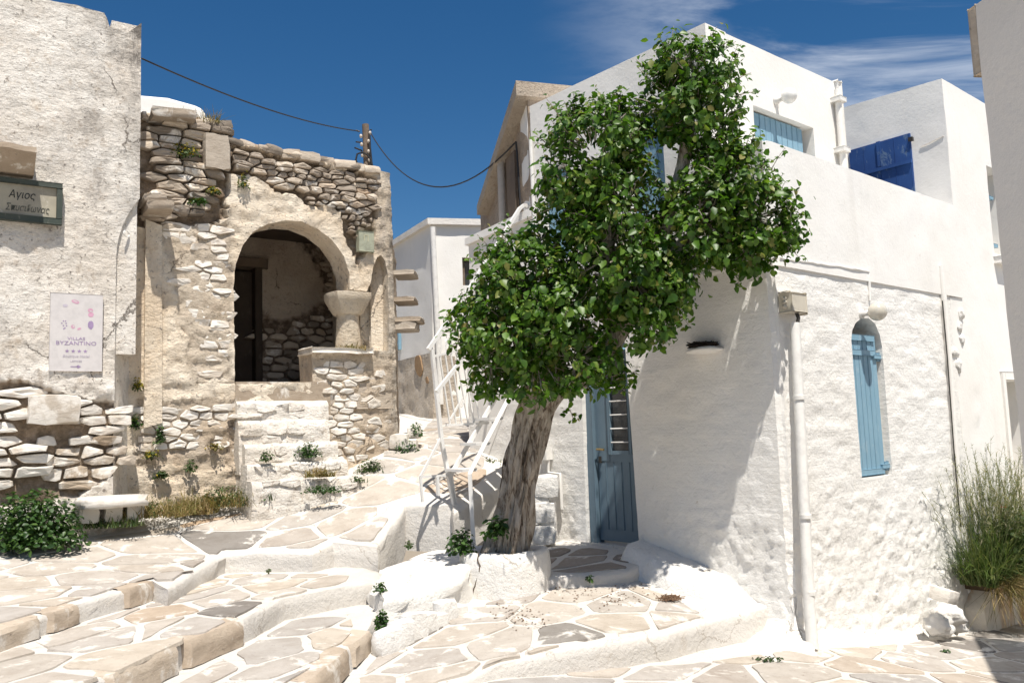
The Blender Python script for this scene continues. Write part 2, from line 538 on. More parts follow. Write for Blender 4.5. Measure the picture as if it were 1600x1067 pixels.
ST_PAVE = m_stone('paving', [(0, (.45, .40, .345)), (.22, (.505, .455, .395)), (.45, (.42, .385, .35)), (.62, (.51, .445, .365)), (.84, (.385, .36, .335)), (.90, (.43, .36, .29)), (.93, (.45, .325, .215)), (.955, (.36, .33, .30)), (.97, (.28, .26, .235)), (1, (.22, .20, .18))], .22, .8)
ST_RISE = m_stone('riser', [(0, (.44, .36, .28)), (1, (.54, .46, .37))], .25, .8)
ST_LIME = m_stone('limed_rubble', [(0, (.56, .485, .40)), (.5, (.68, .61, .525)), (1, (.74, .68, .60))], .8)
ST_WARM = m_stone('warm_wall_stone', [(0, (.36, .28, .20)), (.5, (.50, .42, .33)), (1, (.60, .53, .45))], .45)
BLUE = m_paint('pale_blue_paint', (.195, .335, .43), (.22, .365, .46), .4, (.33, .43, .48), .55, .4)
BLUE_DOOR = m_paint('grey_blue_paint', (.115, .17, .215), (.125, .185, .235), rough=.45)
NAVY = m_paint('worn_navy_paint', (.016, .060, .21), (.025, .085, .27), .85, (.13, .20, .30), .6)
METALW = m_paint('white_metal_paint', (.76, .75, .73), (.70, .68, .65), .35, (.45, .36, .28), .5, .1)
PVC = m_plain('white_pvc', (.76, .74, .70), .45)
BEIGE_P = m_plain('beige_plastic', (.56, .51, .42), .5)
GLASSW = m_plain('milk_glass', (.82, .80, .76), .12, .6)
GLOBE = m_plain('globe_glass', (.58, .54, .46), .1, .8)
DARKGLASS = m_plain('dark_pane', (.03, .035, .04), .12, .6)
OLDWOOD = m_paint('old_dark_wood', (.045, .032, .022), (.07, .05, .035), .4, (.12, .10, .08), .8, .6)
GREYWOOD = m_paint('grey_wood', (.17, .125, .09), (.12, .09, .065), .4, (.26, .21, .17), .85, .8)
SIGNW = m_paint('sign_board', (.38, .345, .265), (.26, .235, .19), .9, (.54, .50, .43), .8, .6)
SIGNG = m_paint('dark_green_frame', (.040, .052, .042), (.06, .068, .055), .7, (.20, .19, .15), .7, .4)
BLACK = m_plain('black_ink', (.015, .018, .016), .6)
CABLE = m_plain('black_cable', (.02, .02, .022), .6)
IRON = m_plain('dark_iron', (.05, .045, .04), .6, metal=.3)
POSTER = m_plain('poster_board', (.60, .565, .55), .45, var=.1)
PURPLE = m_plain('purple_print', (.33, .24, .39), .5)
LILAC = m_plain('faded_lilac_print', (.51, .46, .52), .5)
PINK = m_plain('pink_print', (.60, .33, .44), .5)
BARK = None
LEAF = m_leaf('tree_leaf', [(0, (.042, .10, .010)), (.4, (.080, .165, .016)), (.8, (.125, .215, .026)), (.93, (.18, .24, .045)), (1, (.26, .22, .07))], .42, .4, .34)
LEAF1 = m_leaf('tree_leaf_single', [(0, (.042, .10, .010)), (.4, (.080, .165, .016)), (.8, (.125, .215, .026)), (.93, (.18, .24, .045)), (1, (.26, .22, .07))], .42, .4, .34, island=False)
IVY = m_leaf('bush_leaf', [(0, (.025, .062, .014)), (.6, (.05, .11, .022)), (1, (.09, .15, .035))], .45, .4, .2)
WEEDG = m_leaf('weed_leaf', [(0, (.035, .065, .02)), (.6, (.07, .11, .035)), (1, (.13, .15, .05))], .6, .3, .2)
DRY = m_leaf('dry_grass', [(0, (.22, .15, .07)), (.6, (.33, .24, .12)), (1, (.26, .22, .10))], .8, .2, .2)
YEL = m_leaf('yellow_flower', [(0, (.30, .22, .03)), (.5, (.42, .30, .03)), (1, (.18, .18, .04))], .7, .2, .2)
GRASS = m_leaf('tall_grass', [(0, (.08, .13, .035)), (.6, (.15, .20, .065)), (1, (.28, .27, .13))], .6, .3, .25)
PLUME = m_leaf('grass_plume', [(0, (.22, .20, .13)), (1, (.34, .30, .22))], .8, .2, .3)
RED = m_plain('poppy_red', (.55, .04, .015), .6)
def _bark():
    b = NB('bark')
    v = b.map((1, 1, .22))
    n1 = b.noise(20, 8, .72, .6, vec=v); n2 = b.noise(5, 6, .6, .5, vec=b.map((1, 1, .5)))
    c = b.cramp(n1, [(.35, (.06, .045, .034)), (.43, (.25, .20, .155)), (.50, (.50, .43, .355)), (.70, (.68, .62, .54))])
    w = b.math('MULTIPLY', b.ramp(n2, .52, .62), b.ramp(n1, .4, .55))
    c = b.mix(b.math('MULTIPLY', w, .6), c, (.58, .53, .46))
    nr = b.bump(n1, 1.0, .06)
    return b.fin(c, .95, nr, .1)
BARK = _bark()
def _ochre():
    b = NB('stained_limewash')
    st = b.noise(4, 6, .65, .3, vec=b.map((1, 1, .15)))
    c = b.mix(b.ramp(st, .40, .64), (.74, .68, .59), (.50, .31, .15))
    return b.fin(c, .9, b.bump(b.noise(20, 6, .7), .6, .015), .2)
OCHRE = _ochre()

# ------------------------------------------------------------------ main reference frames
AZ = -.703
A = Vector((math.sin(AZ), math.cos(AZ), 0)); B = Vector((math.cos(AZ), -math.sin(AZ), 0))
C = onz(1245, 1005, 0)
FR = Frame(C, B)                       # street front of the white house, u = 0 at its corner
FL = Frame(C, A, True)                 # door front, u grows away from the corner
if FL.n.dot(-B) < 0: FL = Frame(C, A, False)
TL = Vector((.83, .558, 0)).normalized()
A0 = aty(450, 600, 9.2)
FO = Frame(A0, TL)                     # ruined arch front

# ------------------------------------------------------------------ ground pieces
gnd = mesh_of('ground', [(-600, -600, -3), (600, -600, -3), (600, 900, -3), (-600, 900, -3)], [(0, 1, 2, 3)], m_plain('dry_earth', (.30, .25, .19), .95, .1, bump=.3))
put('ground', gnd, kind='structure')

def xy(px, py, z): 
    p = onz(px, py, z); return (p.x, p.y)
def patch(name, poly, zf, mat, res=.12, depth=.5, amp=.008, edge_amp=.018, rnd=.02):
    V, T = triangulate(poly, [], res)
    P, n = [], len(V)
    be = bound_edges(T); bset = {i for e in be for i in e}
    for i, (x, y) in enumerate(V):
        z = zf(x, y) + amp * fbm(x, y, 0, 3.0)
        if i in bset: z -= rnd * .55
        P.append(Vector((x, y, z)))
    F = list(T); idx = {}
    nrm = {}
    for a, b in be:
        d = Vector((V[b][0] - V[a][0], V[b][1] - V[a][1])); o = Vector((d.y, -d.x)).normalized()
        for i in (a, b): nrm[i] = nrm.get(i, Vector((0, 0))) + o
    rows = [(.025, rnd * .7), (.07, rnd), (.12, rnd), (.18, rnd * 1.1), (depth, rnd * 1.2)]
    def bk(i, r):
        k = (i, r)
        if k not in idx:
            idx[k] = len(P); dz, off = rows[r]; o = nrm[i].normalized()
            x, y = V[i]; z = P[i].z - dz
            q = off + edge_amp * fbm(x, y, z, 6.0) + edge_amp * .5 * fbm(x, y, z * 2, 18.0)
            P.append(Vector((x + o.x * q, y + o.y * q, z)))
        return idx[k]
    for a, b in be:
        F.append((b, a, bk(a, 0), bk(b, 0)))
        for r in range(len(rows) - 1): F.append((bk(b, r), bk(a, r), bk(a, r + 1), bk(b, r + 1)))
    m = mesh_of(name, P, F, mat, True); m.set_sharp_from_angle(angle=math.radians(55))
    return put(name, m, kind='structure')
def clip(poly, p, n):
    """keep the side where (q-p).n <= 0"""
    o = []
    for i in range(len(poly)):
        a, b = poly[i], poly[(i + 1) % len(poly)]
        da = (a[0] - p[0]) * n[0] + (a[1] - p[1]) * n[1]; db = (b[0] - p[0]) * n[0] + (b[1] - p[1]) * n[1]
        if da <= 0: o.append(a)
        if (da < 0 < db) or (db < 0 < da):
            t = da / (da - db); o.append((a[0] + (b[0] - a[0]) * t, a[1] + (b[1] - a[1]) * t))
    return o
def area(p):
    return .5 * sum(p[i][0] * p[(i + 1) % len(p)][1] - p[(i + 1) % len(p)][0] * p[i][1] for i in range(len(p)))
N_STONES = {}
def pave(parent, poly, zf, spacing, seed, joint=.05, stretch=1.5, ang=.6, h=.010, mat=None, lim=None, margin=.02, view=True):
    rnd = random.Random(seed)
    ca, sa = math.cos(ang), math.sin(ang)
    def fw(x, y): return ((x * ca + y * sa) / stretch, -x * sa + y * ca)
    def bw(x, y): x *= stretch; return (x * ca - y * sa, x * sa + y * ca)
    Q = [fw(*p) for p in poly]
    if area(Q) < 0: Q = Q[::-1]
    xs, ys = [q[0] for q in Q], [q[1] for q in Q]
    seeds = []
    y = min(ys) - spacing
    k = 0
    while y < max(ys) + spacing:
        x = min(xs) - spacing + (spacing * .5 if k % 2 else 0)
        while x < max(xs) + spacing:
            seeds.append((x + rnd.uniform(-.36, .36) * spacing, y + rnd.uniform(-.36, .36) * spacing)); x += spacing
        y += spacing * .9; k += 1
    seeds = [s for s in seeds if rnd.random() > .03]
    for s in seeds:
        cell = Q
        near = sorted(seeds, key=lambda q: (q[0] - s[0]) ** 2 + (q[1] - s[1]) ** 2)[1:22]
        for q in near:
            d = (q[0] - s[0], q[1] - s[1]); L = math.hypot(*d)
            if L < 1e-6: continue
            nn = (d[0] / L, d[1] / L)
            j = joint * rnd.uniform(.6, 1.6) / 2
            cell = clip(cell, (s[0] + d[0] / 2 - nn[0] * j, s[1] + d[1] / 2 - nn[1] * j), nn)
            if len(cell) < 3: break
        if len(cell) < 3: continue
        W2 = [bw(*p) for p in cell]
        # pull away from the edge of the patch
        cxm = sum(p[0] for p in W2) / len(W2); cym = sum(p[1] for p in W2) / len(W2)
        if not pin(cxm, cym, poly): continue
        def edged(p):
            for i in range(len(poly)):
                a, b = Vector(poly[i]), Vector(poly[(i + 1) % len(poly)]); v = Vector(p) - a; e = b - a
                t = max(0, min(1, v.dot(e) / max(e.length_squared, 1e-9)))
                dd = (v - e * t).length
                if dd < margin:
                    c = Vector((cxm, cym)) - Vector(p)
                    if c.length > 1e-5: p = tuple(Vector(p) + c.normalized() * min(margin - dd, c.length * .6))
            return p
        W2 = [edged(p) for p in W2]
        ar = area(W2)
        if ar < .008: continue
        q_ = []
        for i in range(len(W2)):
            a_, b_, c_ = Vector(W2[i - 1]), Vector(W2[i]), Vector(W2[(i + 1) % len(W2)])
            k_ = rnd.uniform(.05, .15); q_ += [tuple(b_.lerp(a_, k_)), tuple(b_.lerp(c_, k_))]
        W2 = q_
        W2 = [p for i, p in enumerate(W2) if math.hypot(p[0] - W2[i - 1][0], p[1] - W2[i - 1][1]) > .012]
        if len(W2) < 4: continue
        W2 = dens(W2, .11)
        W2 = [(x + .016 * nz(x, y, 1, 9) + .006 * nz(x, y, 1, 30), y + .016 * nz(x, y, 5, 9) + .006 * nz(x, y, 5, 30)) for x, y in W2]
        if len(W2) > 26: W2 = W2[::2] if len(W2) > 40 else W2
        zc = zf(cxm, cym)
        if view:
            u, v = proj(Vector((cxm, cym, zc)))
            if not (-420 < u < 2000 and 560 < v < 1330): continue
        n = len(W2); P = []
        tx, ty = rnd.uniform(-.008, .008), rnd.uniform(-.008, .008)
        for ring, (k, hh) in enumerate(((1.0, -.012), (.975, h * .8), (.88, h))):
            for x, y in W2:
                X, Y = cxm + (x - cxm) * k, cym + (y - cym) * k
                P.append((X - cxm, Y - cym, zf(X, Y) - zc + hh + (tx * (X - cxm) + ty * (Y - cym)) + (.003 * nz(X, Y, 2, 6) if ring else 0)))
        P.append((0, 0, h))
        F = []
        for r in range(2):
            for i in range(n): F.append((r * n + i, r * n + (i + 1) % n, (r + 1) * n + (i + 1) % n, (r + 1) * n + i))
        for i in range(n): F.append((2 * n + i, 2 * n + (i + 1) % n, 3 * n))
        m = mesh_of('paving_stone', P, F, mat or ST_PAVE, True); m.set_sharp_from_angle(angle=math.radians(40))
        put('paving_stone', m, parent, loc=(cxm, cym, zc))
        N_STONES[parent.name] = N_STONES.get(parent.name, 0) + 1

# street
street_z = rbf([(C.x, C.y, 0), (4.2, 8.63, -.37), (5.7, 9.9, -.53), (.36, 6.0, .10), (1.22, 6.16, .08), (-.15, 5.5, .2), (-1.1, 4.9, .2), (0, 0, .0), (4, 3, -.2), (3.7, 6.7, -.28), (-3, 2, .1), (9, 13, -1.0), (-6, -3, .1), (7, -3, -.3), (8, 6, -.6)])
street_poly = [(-5, -3), (9, -3), (11, 14), (6.5, 12.5), (2.6, 8.2), (1.6, 7.2), (-1.6, 6.0), (-5, 4)]
street = patch('street', street_poly, street_z, WHITE_G, .25, .4)
pave(street, [(-1.6, 4.2), (-.6, 5.25), (-.15, 5.48), (.36, 5.98), (1.22, 6.14), (2.0, 6.65), (2.35, 6.85), (4.2, 8.4), (5.6, 9.6), (7, 9.5), (5, 5.6), (2, 4.4), (0, 4.2)], street_z, .46, 5, .034, 1.5, .55)

# patio in front of the blue door
patio_z = rbf([(*xy(780, 1035, .28), .28), (*xy(890, 1008, .30), .30), (*xy(1037, 986, .28), .28), (*xy(1141, 960, .25), .25), (-.75, 5.3, .215), (-.98, 6.2, .26), (-.5, 6.9, .34), (.2, 7.4, .40), (.95, 7.6, .40), (1.6, 7.7, .36), (.2, 8.4, .42), (-.6, 7.6, .40)])
patio_poly = [(-.95, 5.05), (-.55, 5.27), xy(780, 1035, .28), xy(890, 1008, .30), xy(1037, 986, .28), xy(1141, 960, .25), (2.1, 7.15), (1.3, 8.3), (.4, 9.2), (-.6, 8.4), (-.75, 7.0), (-1.15, 6.3), (-1.25, 5.3)]
patio = patch('patio', patio_poly, patio_z, WHITE_G, .14, .45)
pave(patio, [(-.95, 5.1), (-.55, 5.33), (-.12, 5.62), (.33, 5.93), (1.0, 6.3), (1.45, 6.75), (1.25, 7.2), (.95, 7.5), (.15, 7.35), (-.45, 6.95), (-.95, 6.25), (-1.05, 5.5)], patio_z, .42, 9, .034, 1.35, .75)

# door step with dark flags
ap_z = rbf([(*xy(851, 901, .5), .50), (*xy(978, 891, .5), .50), (1.2, 8.1, .60), (.6, 8.7, .60), (.0, 8.6, .55)])
ap_poly = [(.12, 7.40), xy(851, 901, .5), xy(978, 891, .5), (1.15, 7.75), (1.55, 7.9), (.5, 9.0), (-.2, 8.5), (-.25, 7.8)]
apron = patch('doorstep', ap_poly, ap_z, WHITE_G, .1, .3)
FLAG = m_stone('dark_flag', [(0, (.30, .255, .215)), (.6, (.38, .33, .285)), (1, (.26, .225, .195))], .1, .8)
pave(apron, [(.18, 7.46), (.95, 7.64), (1.1, 7.95), (.55, 8.6), (-.1, 8.35), (-.1, 7.75)], ap_z, .36, 4, .05, 1.5, .3, mat=FLAG)

# two broad steps on the left
s2_poly = [(-2.6, 3.2), xy(150, 1058, .57), xy(275, 1002, .57), xy(378, 964, .57), xy(441, 933, .57), xy(515, 919, .57), xy(585, 905, .57), (-1.2, 7.5), (-1.5, 8.0), (-3.0, 8.0), (-3.5, 5.0), (-3.6, 3.2)]
step2 = patch('step', s2_poly, lambda x, y: .57, WHITE_G, .14, .35)
pave(step2, [(-2.45, 3.7), (-2.1, 4.6), (-1.98, 5.2), (-1.9, 5.9), (-1.84, 6.45), (-1.5, 6.85), (-1.3, 7.3), (-1.9, 7.55), (-2.6, 7.65), (-2.72, 6.5), (-2.95, 5.6), (-3.1, 4.4), (-3.1, 3.7)], lambda x, y: .57, .37, 21, .034, 1.7, 1.25)
s3_poly = [(-1.6, 3.0), xy(473, 1064, .4), xy(525, 1020, .4), xy(574, 981, .4), (-1.12, 7.0), (-1.5, 7.1), (-2.1, 6.6), (-2.5, 4.4), (-2.8, 3.0)]
step3 = patch('step', s3_poly, lambda x, y: .40, WHITE_G, .14, .35)
pave(step3, [(-1.62, 3.6), (-1.3, 4.9), (-1.18, 5.6), (-1.17, 6.1), (-1.3, 6.6), (-1.72, 6.52), (-1.8, 5.8), (-2.0, 4.6), (-2.3, 3.6)], lambda x, y: .40, .38, 23, .034, 1.6, 1.3)

# upper lane climbing to the back
pC = xy(708, 787, 1.05)
path_ctrl = [(*xy(0, 980, .70), .70), (*xy(120, 942, .70), .70), (*xy(240, 905, .72), .72), (*xy(350, 865, .74), .74), (*xy(487, 861, .75), .75), (*xy(588, 852, .76), .76), (*pC, 1.05),
             (-4.48, 7.42, .88), (-3.86, 7.84, .94), (-3.2, 8.5, 1.05), (-2.45, 9.15, 1.13), (-1.95, 9.5, 1.35), (-1.4, 9.9, 1.60), (-.16, 9.65, 1.42), (.35, 9.1, 1.15), (-.6, 9.8, 1.50), (-1.3, 14, 2.03), (.5, 13, 2.0), (-4.5, 5.0, .72), (-3.3, 3.5, .68)]
path_z = rbf(path_ctrl)
path_front = [(-3.4, 2.8), xy(0, 980, .70), xy(120, 942, .70), xy(237, 905, .72), xy(262, 914, .72), xy(300, 888, .73), xy(350, 865, .74), xy(400, 861, .75), xy(487, 861, .75), xy(520, 853, .755), xy(588, 852, .76), xy(632, 812, .90), pC]
path_poly = path_front + [(-.62, 8.3), (-.36, 8.75), (.02, 9.3), (.3, 9.7), (.2, 10.2), (.6, 14.6), (-4, 14.6), (-1.9, 10.3), (-3.4, 9.2), (-6.5, 7.4), (-6.5, 2.8)]
path = patch('path', path_poly, path_z, WHITE_G, .16, .45, edge_amp=.03)
pv = [(p[0] - .04, p[1] + .06) for p in path_front] + [(-.66, 8.35), (-.42, 8.9), (-.25, 9.4), (-.5, 10.2), (-.6, 13.2), (-1.3, 13.4), (-1.25, 10.3), (-1.5, 9.75), (-2.3, 9.05), (-3.3, 8.15), (-3.9, 7.65), (-5.2, 6.8), (-5.5, 3.0)]
pave(path, pv, path_z, .42, 31, .030, 1.55, .35)

# stone blocks set in the risers of the left steps
def riser_block(parent, p0, p1, ztop, zbot, seed, out=.03):
    a, b = Vector((*p0, 0)), Vector((*p1, 0)); d = (b - a).normalized(); n = Vector((d.y, -d.x, 0))
    rnd = random.Random(seed); N, K = 12, 5; V, F = [], []
    L = (b - a).length
    for i in range(N + 1):
        for k in range(K + 1):
            t, q = i / N, k / K
            e = min(t, 1 - t) * L
            o = out * min(1, e / .03) ** .5 + .010 * fbm(a.x + d.x * t * L, a.y + d.y * t * L, q * .3, 7) if 0 < i < N else -.03
            z = zbot + (ztop - zbot) * q
            if k == K: o -= .02
            p = a + d * (t * L) + n * (o + .02); V.append((p.x, p.y, z + .006 * nz(t * 9, seed)))
    m = len(V)
    for i in range(N + 1):
        p = a + d * (L * i / N) - n * .10; V.append((p.x, p.y, ztop + .006))
    for i in range(N):
        for k in range(K):
            v = i * (K + 1) + k; F.append((v, v + K + 1, v + K + 2, v + 1))
        v = i * (K + 1) + K; F.append((v, v + K + 1, m + i + 1, m + i))
    me = mesh_of('riser_stone', V, F, ST_RISE, True); me.set_sharp_from_angle(angle=math.radians(40))
    put('riser_stone', me, parent)
def lerp2(a, b, t): return (a[0] + (b[0] - a[0]) * t, a[1] + (b[1] - a[1]) * t)
rA = [xy(0, 980, .70), xy(120, 942, .70), xy(237, 905, .72)]
riser_block(path, (-3.32, 3.4), (-3.17, 4.4), .69, .575, 1)
riser_block(path, (-3.16, 4.5), lerp2(rA[0], rA[1], .50), .695, .575, 2)
riser_block(path, lerp2(rA[0], rA[1], .56), lerp2(rA[0], rA[1], .98), .70, .575, 3)
riser_block(path, lerp2(rA[1], rA[2], .55), lerp2(rA[1], rA[2], .98), .715, .575, 4, .04)
rB = [xy(150, 1058, .57), xy(275, 1002, .57), xy(378, 964, .57), xy(441, 933, .57)]
riser_block(step2, (-2.55, 3.5), lerp2(rB[0], rB[1], -.1), .565, .405, 5)
riser_block(step2, lerp2(rB[0], rB[1], .02), lerp2(rB[0], rB[1], .98), .568, .405, 6, .04)
riser_block(step2, lerp2(rB[1], rB[2], .02), lerp2(rB[1], rB[2], .98), .568, .405, 7, .04)
rC = [xy(473, 1064, .4), xy(525, 1020, .4), xy(574, 981, .4)]
riser_block(step3, (-1.55, 3.6), lerp2(rC[0], rC[1], -.05), .395, .23, 8, .03)
riser_block(step3, lerp2(rC[0], rC[1], .02), lerp2(rC[1], rC[2], .25), .395, .24, 9, .03)
riser_block(step3, lerp2(rC[1], rC[2], .32), lerp2(rC[1], rC[2], .95), .395, .25, 10, .03)

# ------------------------------------------------------------------ main white house
HW = thing('white_house', 'large whitewashed corner house with rippled walls, blue shutters and grey-blue door behind the tree', 'house', C)
def rough_disp(u, z, amp=.022, t=0.0):
    k = 1.0 if z < 2.95 else max(0.12, 1 - (z - 2.95) * 6)
    low = max(0, (1.3 - z)) * .6 + 1
    v = amp * low * .45 * fbm(u + t, z * 2.2, 0, 3.2, 4)
    v += .0045 * noise.noise(Vector((u * 3.5 + t, z * 15 + 1.6 * nz(u * 3, z * 3), 3))) * (1 if z > .7 else .3) * max(.15, min(1, .6 + 1.4 * nz(u, z, t, 1.3)))
    if z < 1.3: v += .026 * min(1, (1.3 - z) * 2) * abs(fbm(u + t, z * 1.7, 4, 8.5, 3))
    return v * k + (.03 * max(0, .5 - z) * 1.2 if z < .5 else 0)
# street front, lower storey and terrace parapet; recess of the arched window
sT = [(1331, 530), (1333, 518), (1342, 509), (1356, 506), (1370, 509), (1381, 521), (1387, 545), (1393, 738), (1345, 747)]
win_hole = FR.poly(sT)
win_hole = [(1.225, 1.215), (1.80, 1.215), (1.80, 2.42), (1.77, 2.54), (1.70, 2.64), (1.58, 2.69), (1.45, 2.68), (1.33, 2.63), (1.26, 2.56), (1.225, 2.46)]
def rd_R(u, z):
    e = min(abs(u - 1.5) - .32, 9)
    k = 1.0 if not (1.1 < u < 1.92 and 1.1 < z < 2.8) else .25
    fade = max(0.0, min(1.0, (3.4 - u) / .2))
    c = -.05 * math.exp(-(u / .05) ** 2)           # rounded arris
    return rough_disp(u, z) * k * (fade if u > 3.2 else 1) + c
slab('street_wall', FR, [(.0, -.7), (3.42, -1.2), (3.42, 3.05), (0, 3.05)], WHITE_R, HW, [win_hole], .35, .028, rd_R)
# upper smooth band and parapet
def rd_P(u, z): return -.03 * math.exp(-(u / .05) ** 2) + .006 * fbm(u, z, 0, 2.5) + .012
pp = [(0, 3.05), (.0, 3.02), (.35, 3.06), (.95, 3.045), (1.02, 2.92), (1.12, 2.95), (3.44, 2.95), (3.74, 2.95), (3.74, 4.10), (1.9, 4.11), (.03, 4.11), (0, 4.06)]
slab('parapet_wall', FR, [(0, 3.04), (3.74, 3.04), (3.74, 4.09), (1.9, 4.10), (.05, 4.11), (0, 4.06)], WHITE, HW, [], .52, .06, rd_P, d0=.004)
# door front
def rd_L(u, z):
    k = 1.0 if not (1.5 < u < 2.4) else .2
    return rough_disp(u, z, .02, 20) * k - .05 * math.exp(-(u / .06) ** 2)
door_hole = [(1.60, .60), (2.30, .56), (2.27, 2.62), (1.66, 2.62)]
slab('door_wall', FL, [(0.0, -.6), (4.2, -.2), (4.2, 3.05), (0, 3.05)], WHITE_R, HW, [door_hole], .34, .032, rd_L)
sh = FL.poly([(842, 296), (858, 296), (858, 322), (842, 322)])
slab('upper_door_wall', FL, [(0, 3.05), (2.9, 3.05), (2.9, 5.34), (.50, 5.34), (.50, 4.10), (0, 4.10)], WHITE, HW,
     [[(1.05, 3.75), (1.5, 3.75), (1.5, 4.75), (1.05, 4.75)], [(2.35, 3.55), (2.75, 3.55), (2.75, 4.55), (2.35, 4.55)]], .3, .08, lambda u, z: .006 * fbm(u, z, 7, 2.2) + .006)
FU = Frame(C + A * .52, B)               # upper block's street front
uw = [(.70, 4.0), (1.77, 4.0), (1.77, 4.74), (.70, 4.74)]
slab('upper_street_wall', FU, [(0, 3.9), (2.34, 3.9), (2.34, 5.36), (1.2, 5.35), (0, 5.345)], WHITE, HW, [uw], .3, .08, lambda u, z: .006 * fbm(u, z, 3, 2.2))
fbox('roof', FU, .05, 2.3, 5.1, 5.32, -2.3, -.1, WHITE, HW, .02)
fbox('terrace_floor', FU, -.3, 3.7, 3.2, 3.3, -.2, .4, WHITE, HW, .01)
# drain pipe on the upper block's end
tube('drain_pipe', [FU.pt(2.22, 3.9, .055), FU.pt(2.22, 5.24, .055)], .034, WHITE, HW, 10)
fbox('pilaster', FU, 2.285, 2.36, 3.9, 5.362, -.3, .02, WHITE, HW, .02)
for z in (4.55, 5.1): fbox('pipe_clip', FU, 2.155, 2.285, z, z + .05, .0, .112, PVC, HW, .004)

def plank_shutter(name, fr, u0, u1, z0, z1, d, n, mat, parent, gap=.006, th=.03, bands=(), top=None):
    """each plank a part of its own; bands = heights of cross battens"""
    w = (u1 - u0) / n
    sh = put(name, bm_mesh(name, (lambda b: (box_bm(b, fr.pt((u0 + u1) / 2, (z0 + z1) / 2, d - th * .62), fr.t, fr.n, Z, (u1 - u0) / 2, th * .3, (z1 - z0) / 2), b)[1])(bmesh.new()), mat), parent)
    for i in range(n):
        a = u0 + w * i + gap / 2
        fbox('plank', fr, a, a + w - gap, z0, z1 - (R.uniform(0, .006)), d - th * .3, d + th * .5 + R.uniform(-.002, .002), mat, sh, .004, 1)
    for z, hh, ua, ub in bands:
        fbox('batten', fr, ua, ub, z - hh / 2, z + hh / 2, d + th * .5, d + th * .5 + .016, mat, sh, .003, 1)
    return sh
# arched window with the pale blue single shutter
sh1 = plank_shutter('shutter', FR, 1.23, 1.73, 1.225, 2.53, -.055, 6, BLUE, HW, .007, .04, [(2.50, .055, 1.235, 1.695), (1.26, .05, 1.235, 1.695), (2.36, .05, 1.24, 1.69)])
fbox('window_back', FR, 1.15, 1.9, 1.1, 2.8, -.36, -.33, WHITE, HW, .002)
fbox('reveal_block', FR, 1.745, 1.84, 1.2, 2.7, -.33, -.09, WHITE, HW, .01)
for z in (2.36, 1.33):
    fbox('hinge', FR, 1.66, 1.82, z - .05, z - .015, -.04, -.015, BLUE, sh1, .003)
    fbox('hinge', FR, 1.73, 1.80, z - .075, z + .01, -.05, -.03, BLUE, sh1, .003)
# upper block shutter
plank_shutter('shutter', FU, .71, 1.66, 4.0, 4.72, -.09, 10, BLUE, HW, .008, .035, [])
fbox('window_back', FU, .65, 1.85, 3.95, 4.75, -.32, -.29, WHITE, HW, .002)
fbox('shutter_hook', FU, 1.60, 1.74, 4.32, 4.36, -.12, -.05, IRON, HW, .003)
# blue shutters half hidden by the leaves
plank_shutter('shutter', FL, 1.08, 1.47, 3.78, 4.72, -.08, 4, BLUE, HW, .008, .03, [])
plank_shutter('shutter', FL, 2.38, 2.72, 3.58, 4.52, -.08, 4, BLUE, HW, .008, .03, [])
# raised plaster lip where the smooth band ends, over the door wall
def lip(fr, pts, r, name='plaster_lip'):
    q = []
    for (u0, z0), (u1, z1) in zip(pts, pts[1:]):
        for k in range(8):
            t = k / 8; q.append(fr.pt(u0 + (u1 - u0) * t, z0 + (z1 - z0) * t + .008 * nz(u0 + t, z0 * 7, 0, 9), .016))
    q.append(fr.pt(*pts[-1], .016))
    tube(name, q, r, WHITE, HW, 6)
lip(FR, FR.poly([(1215, 404), (1260, 410), (1310, 417), (1355, 425), (1357, 470)]), .012)
lip(FL, FL.poly([(1215, 404), (1150, 418), (1060, 440), (1000, 470)]), .014)

# grey-blue door
D = put('door', bm_mesh('door', (lambda b: (box_bm(b, FL.pt(1.92, 1.57, -.13), FL.t, FL.n, Z, .285, .02, .94), b)[1])(bmesh.new()), BLUE_DOOR), HW)
def dbox(n, u0, u1, z0, z1, d0, d1, m=BLUE_DOOR, p=D, bev=.005): return fbox(n, FL, u0, u1, z0, z1, d0, d1, m, p, bev)
fr_ = dbox('door_frame', 2.20, 2.285, .60, 2.56, -.15, -.05, p=HW)
dbox('door_frame', 1.585, 1.635, .62, 2.56, -.15, -.045, p=HW)
dbox('door_frame', 1.585, 2.285, 2.54, 2.62, -.15, -.048, p=HW)
dbox('bottom_rail', 1.65, 2.19, .64, .74, -.112, -.09)
for i in range(5): dbox('panel_board', 1.66 + .105 * i, 1.76 + .105 * i, .75, 1.40, -.113, -.100 - .002 * (i % 2), bev=.006)
dbox('stile', 2.02, 2.195, 1.42, 2.50, -.112, -.096)
dbox('stile', 1.645, 1.70, 1.42, 2.50, -.112, -.097)
dbox('middle_rail', 1.705, 2.015, 1.41, 1.48, -.112, -.094)
dbox('glass', 1.74, 1.985, 1.50, 2.48, -.111, -.104, DARKGLASS)
for u0, u1, z0, z1 in ((1.71, 1.742, 1.485, 2.5), (1.983, 2.012, 1.485, 2.5), (1.743, 1.982, 1.485, 1.513)):
    dbox('glass_bead', u0, u1, z0, z1, -.11, -.078)
for k in range(7):
    tube('bar', [FL.pt(1.735, 1.60 + .135 * k, -.085), FL.pt(1.99, 1.60 + .135 * k, -.085)], .0065, METALW, D, 6)
tube('handle', [FL.pt(2.15, 1.535, -.095), FL.pt(2.15, 1.535, -.05), FL.pt(2.05, 1.53, -.045)], .011, m_plain('brass', (.45, .33, .15), .3, .5, .8), D, 8)
fbox('lock', FL, 2.135, 2.165, 1.40, 1.46, -.098, -.085, IRON, D, .003)
fbox('threshold', FL, 1.58, 2.32, .50, .605, -.3, .05, WHITE_G, HW, .015)

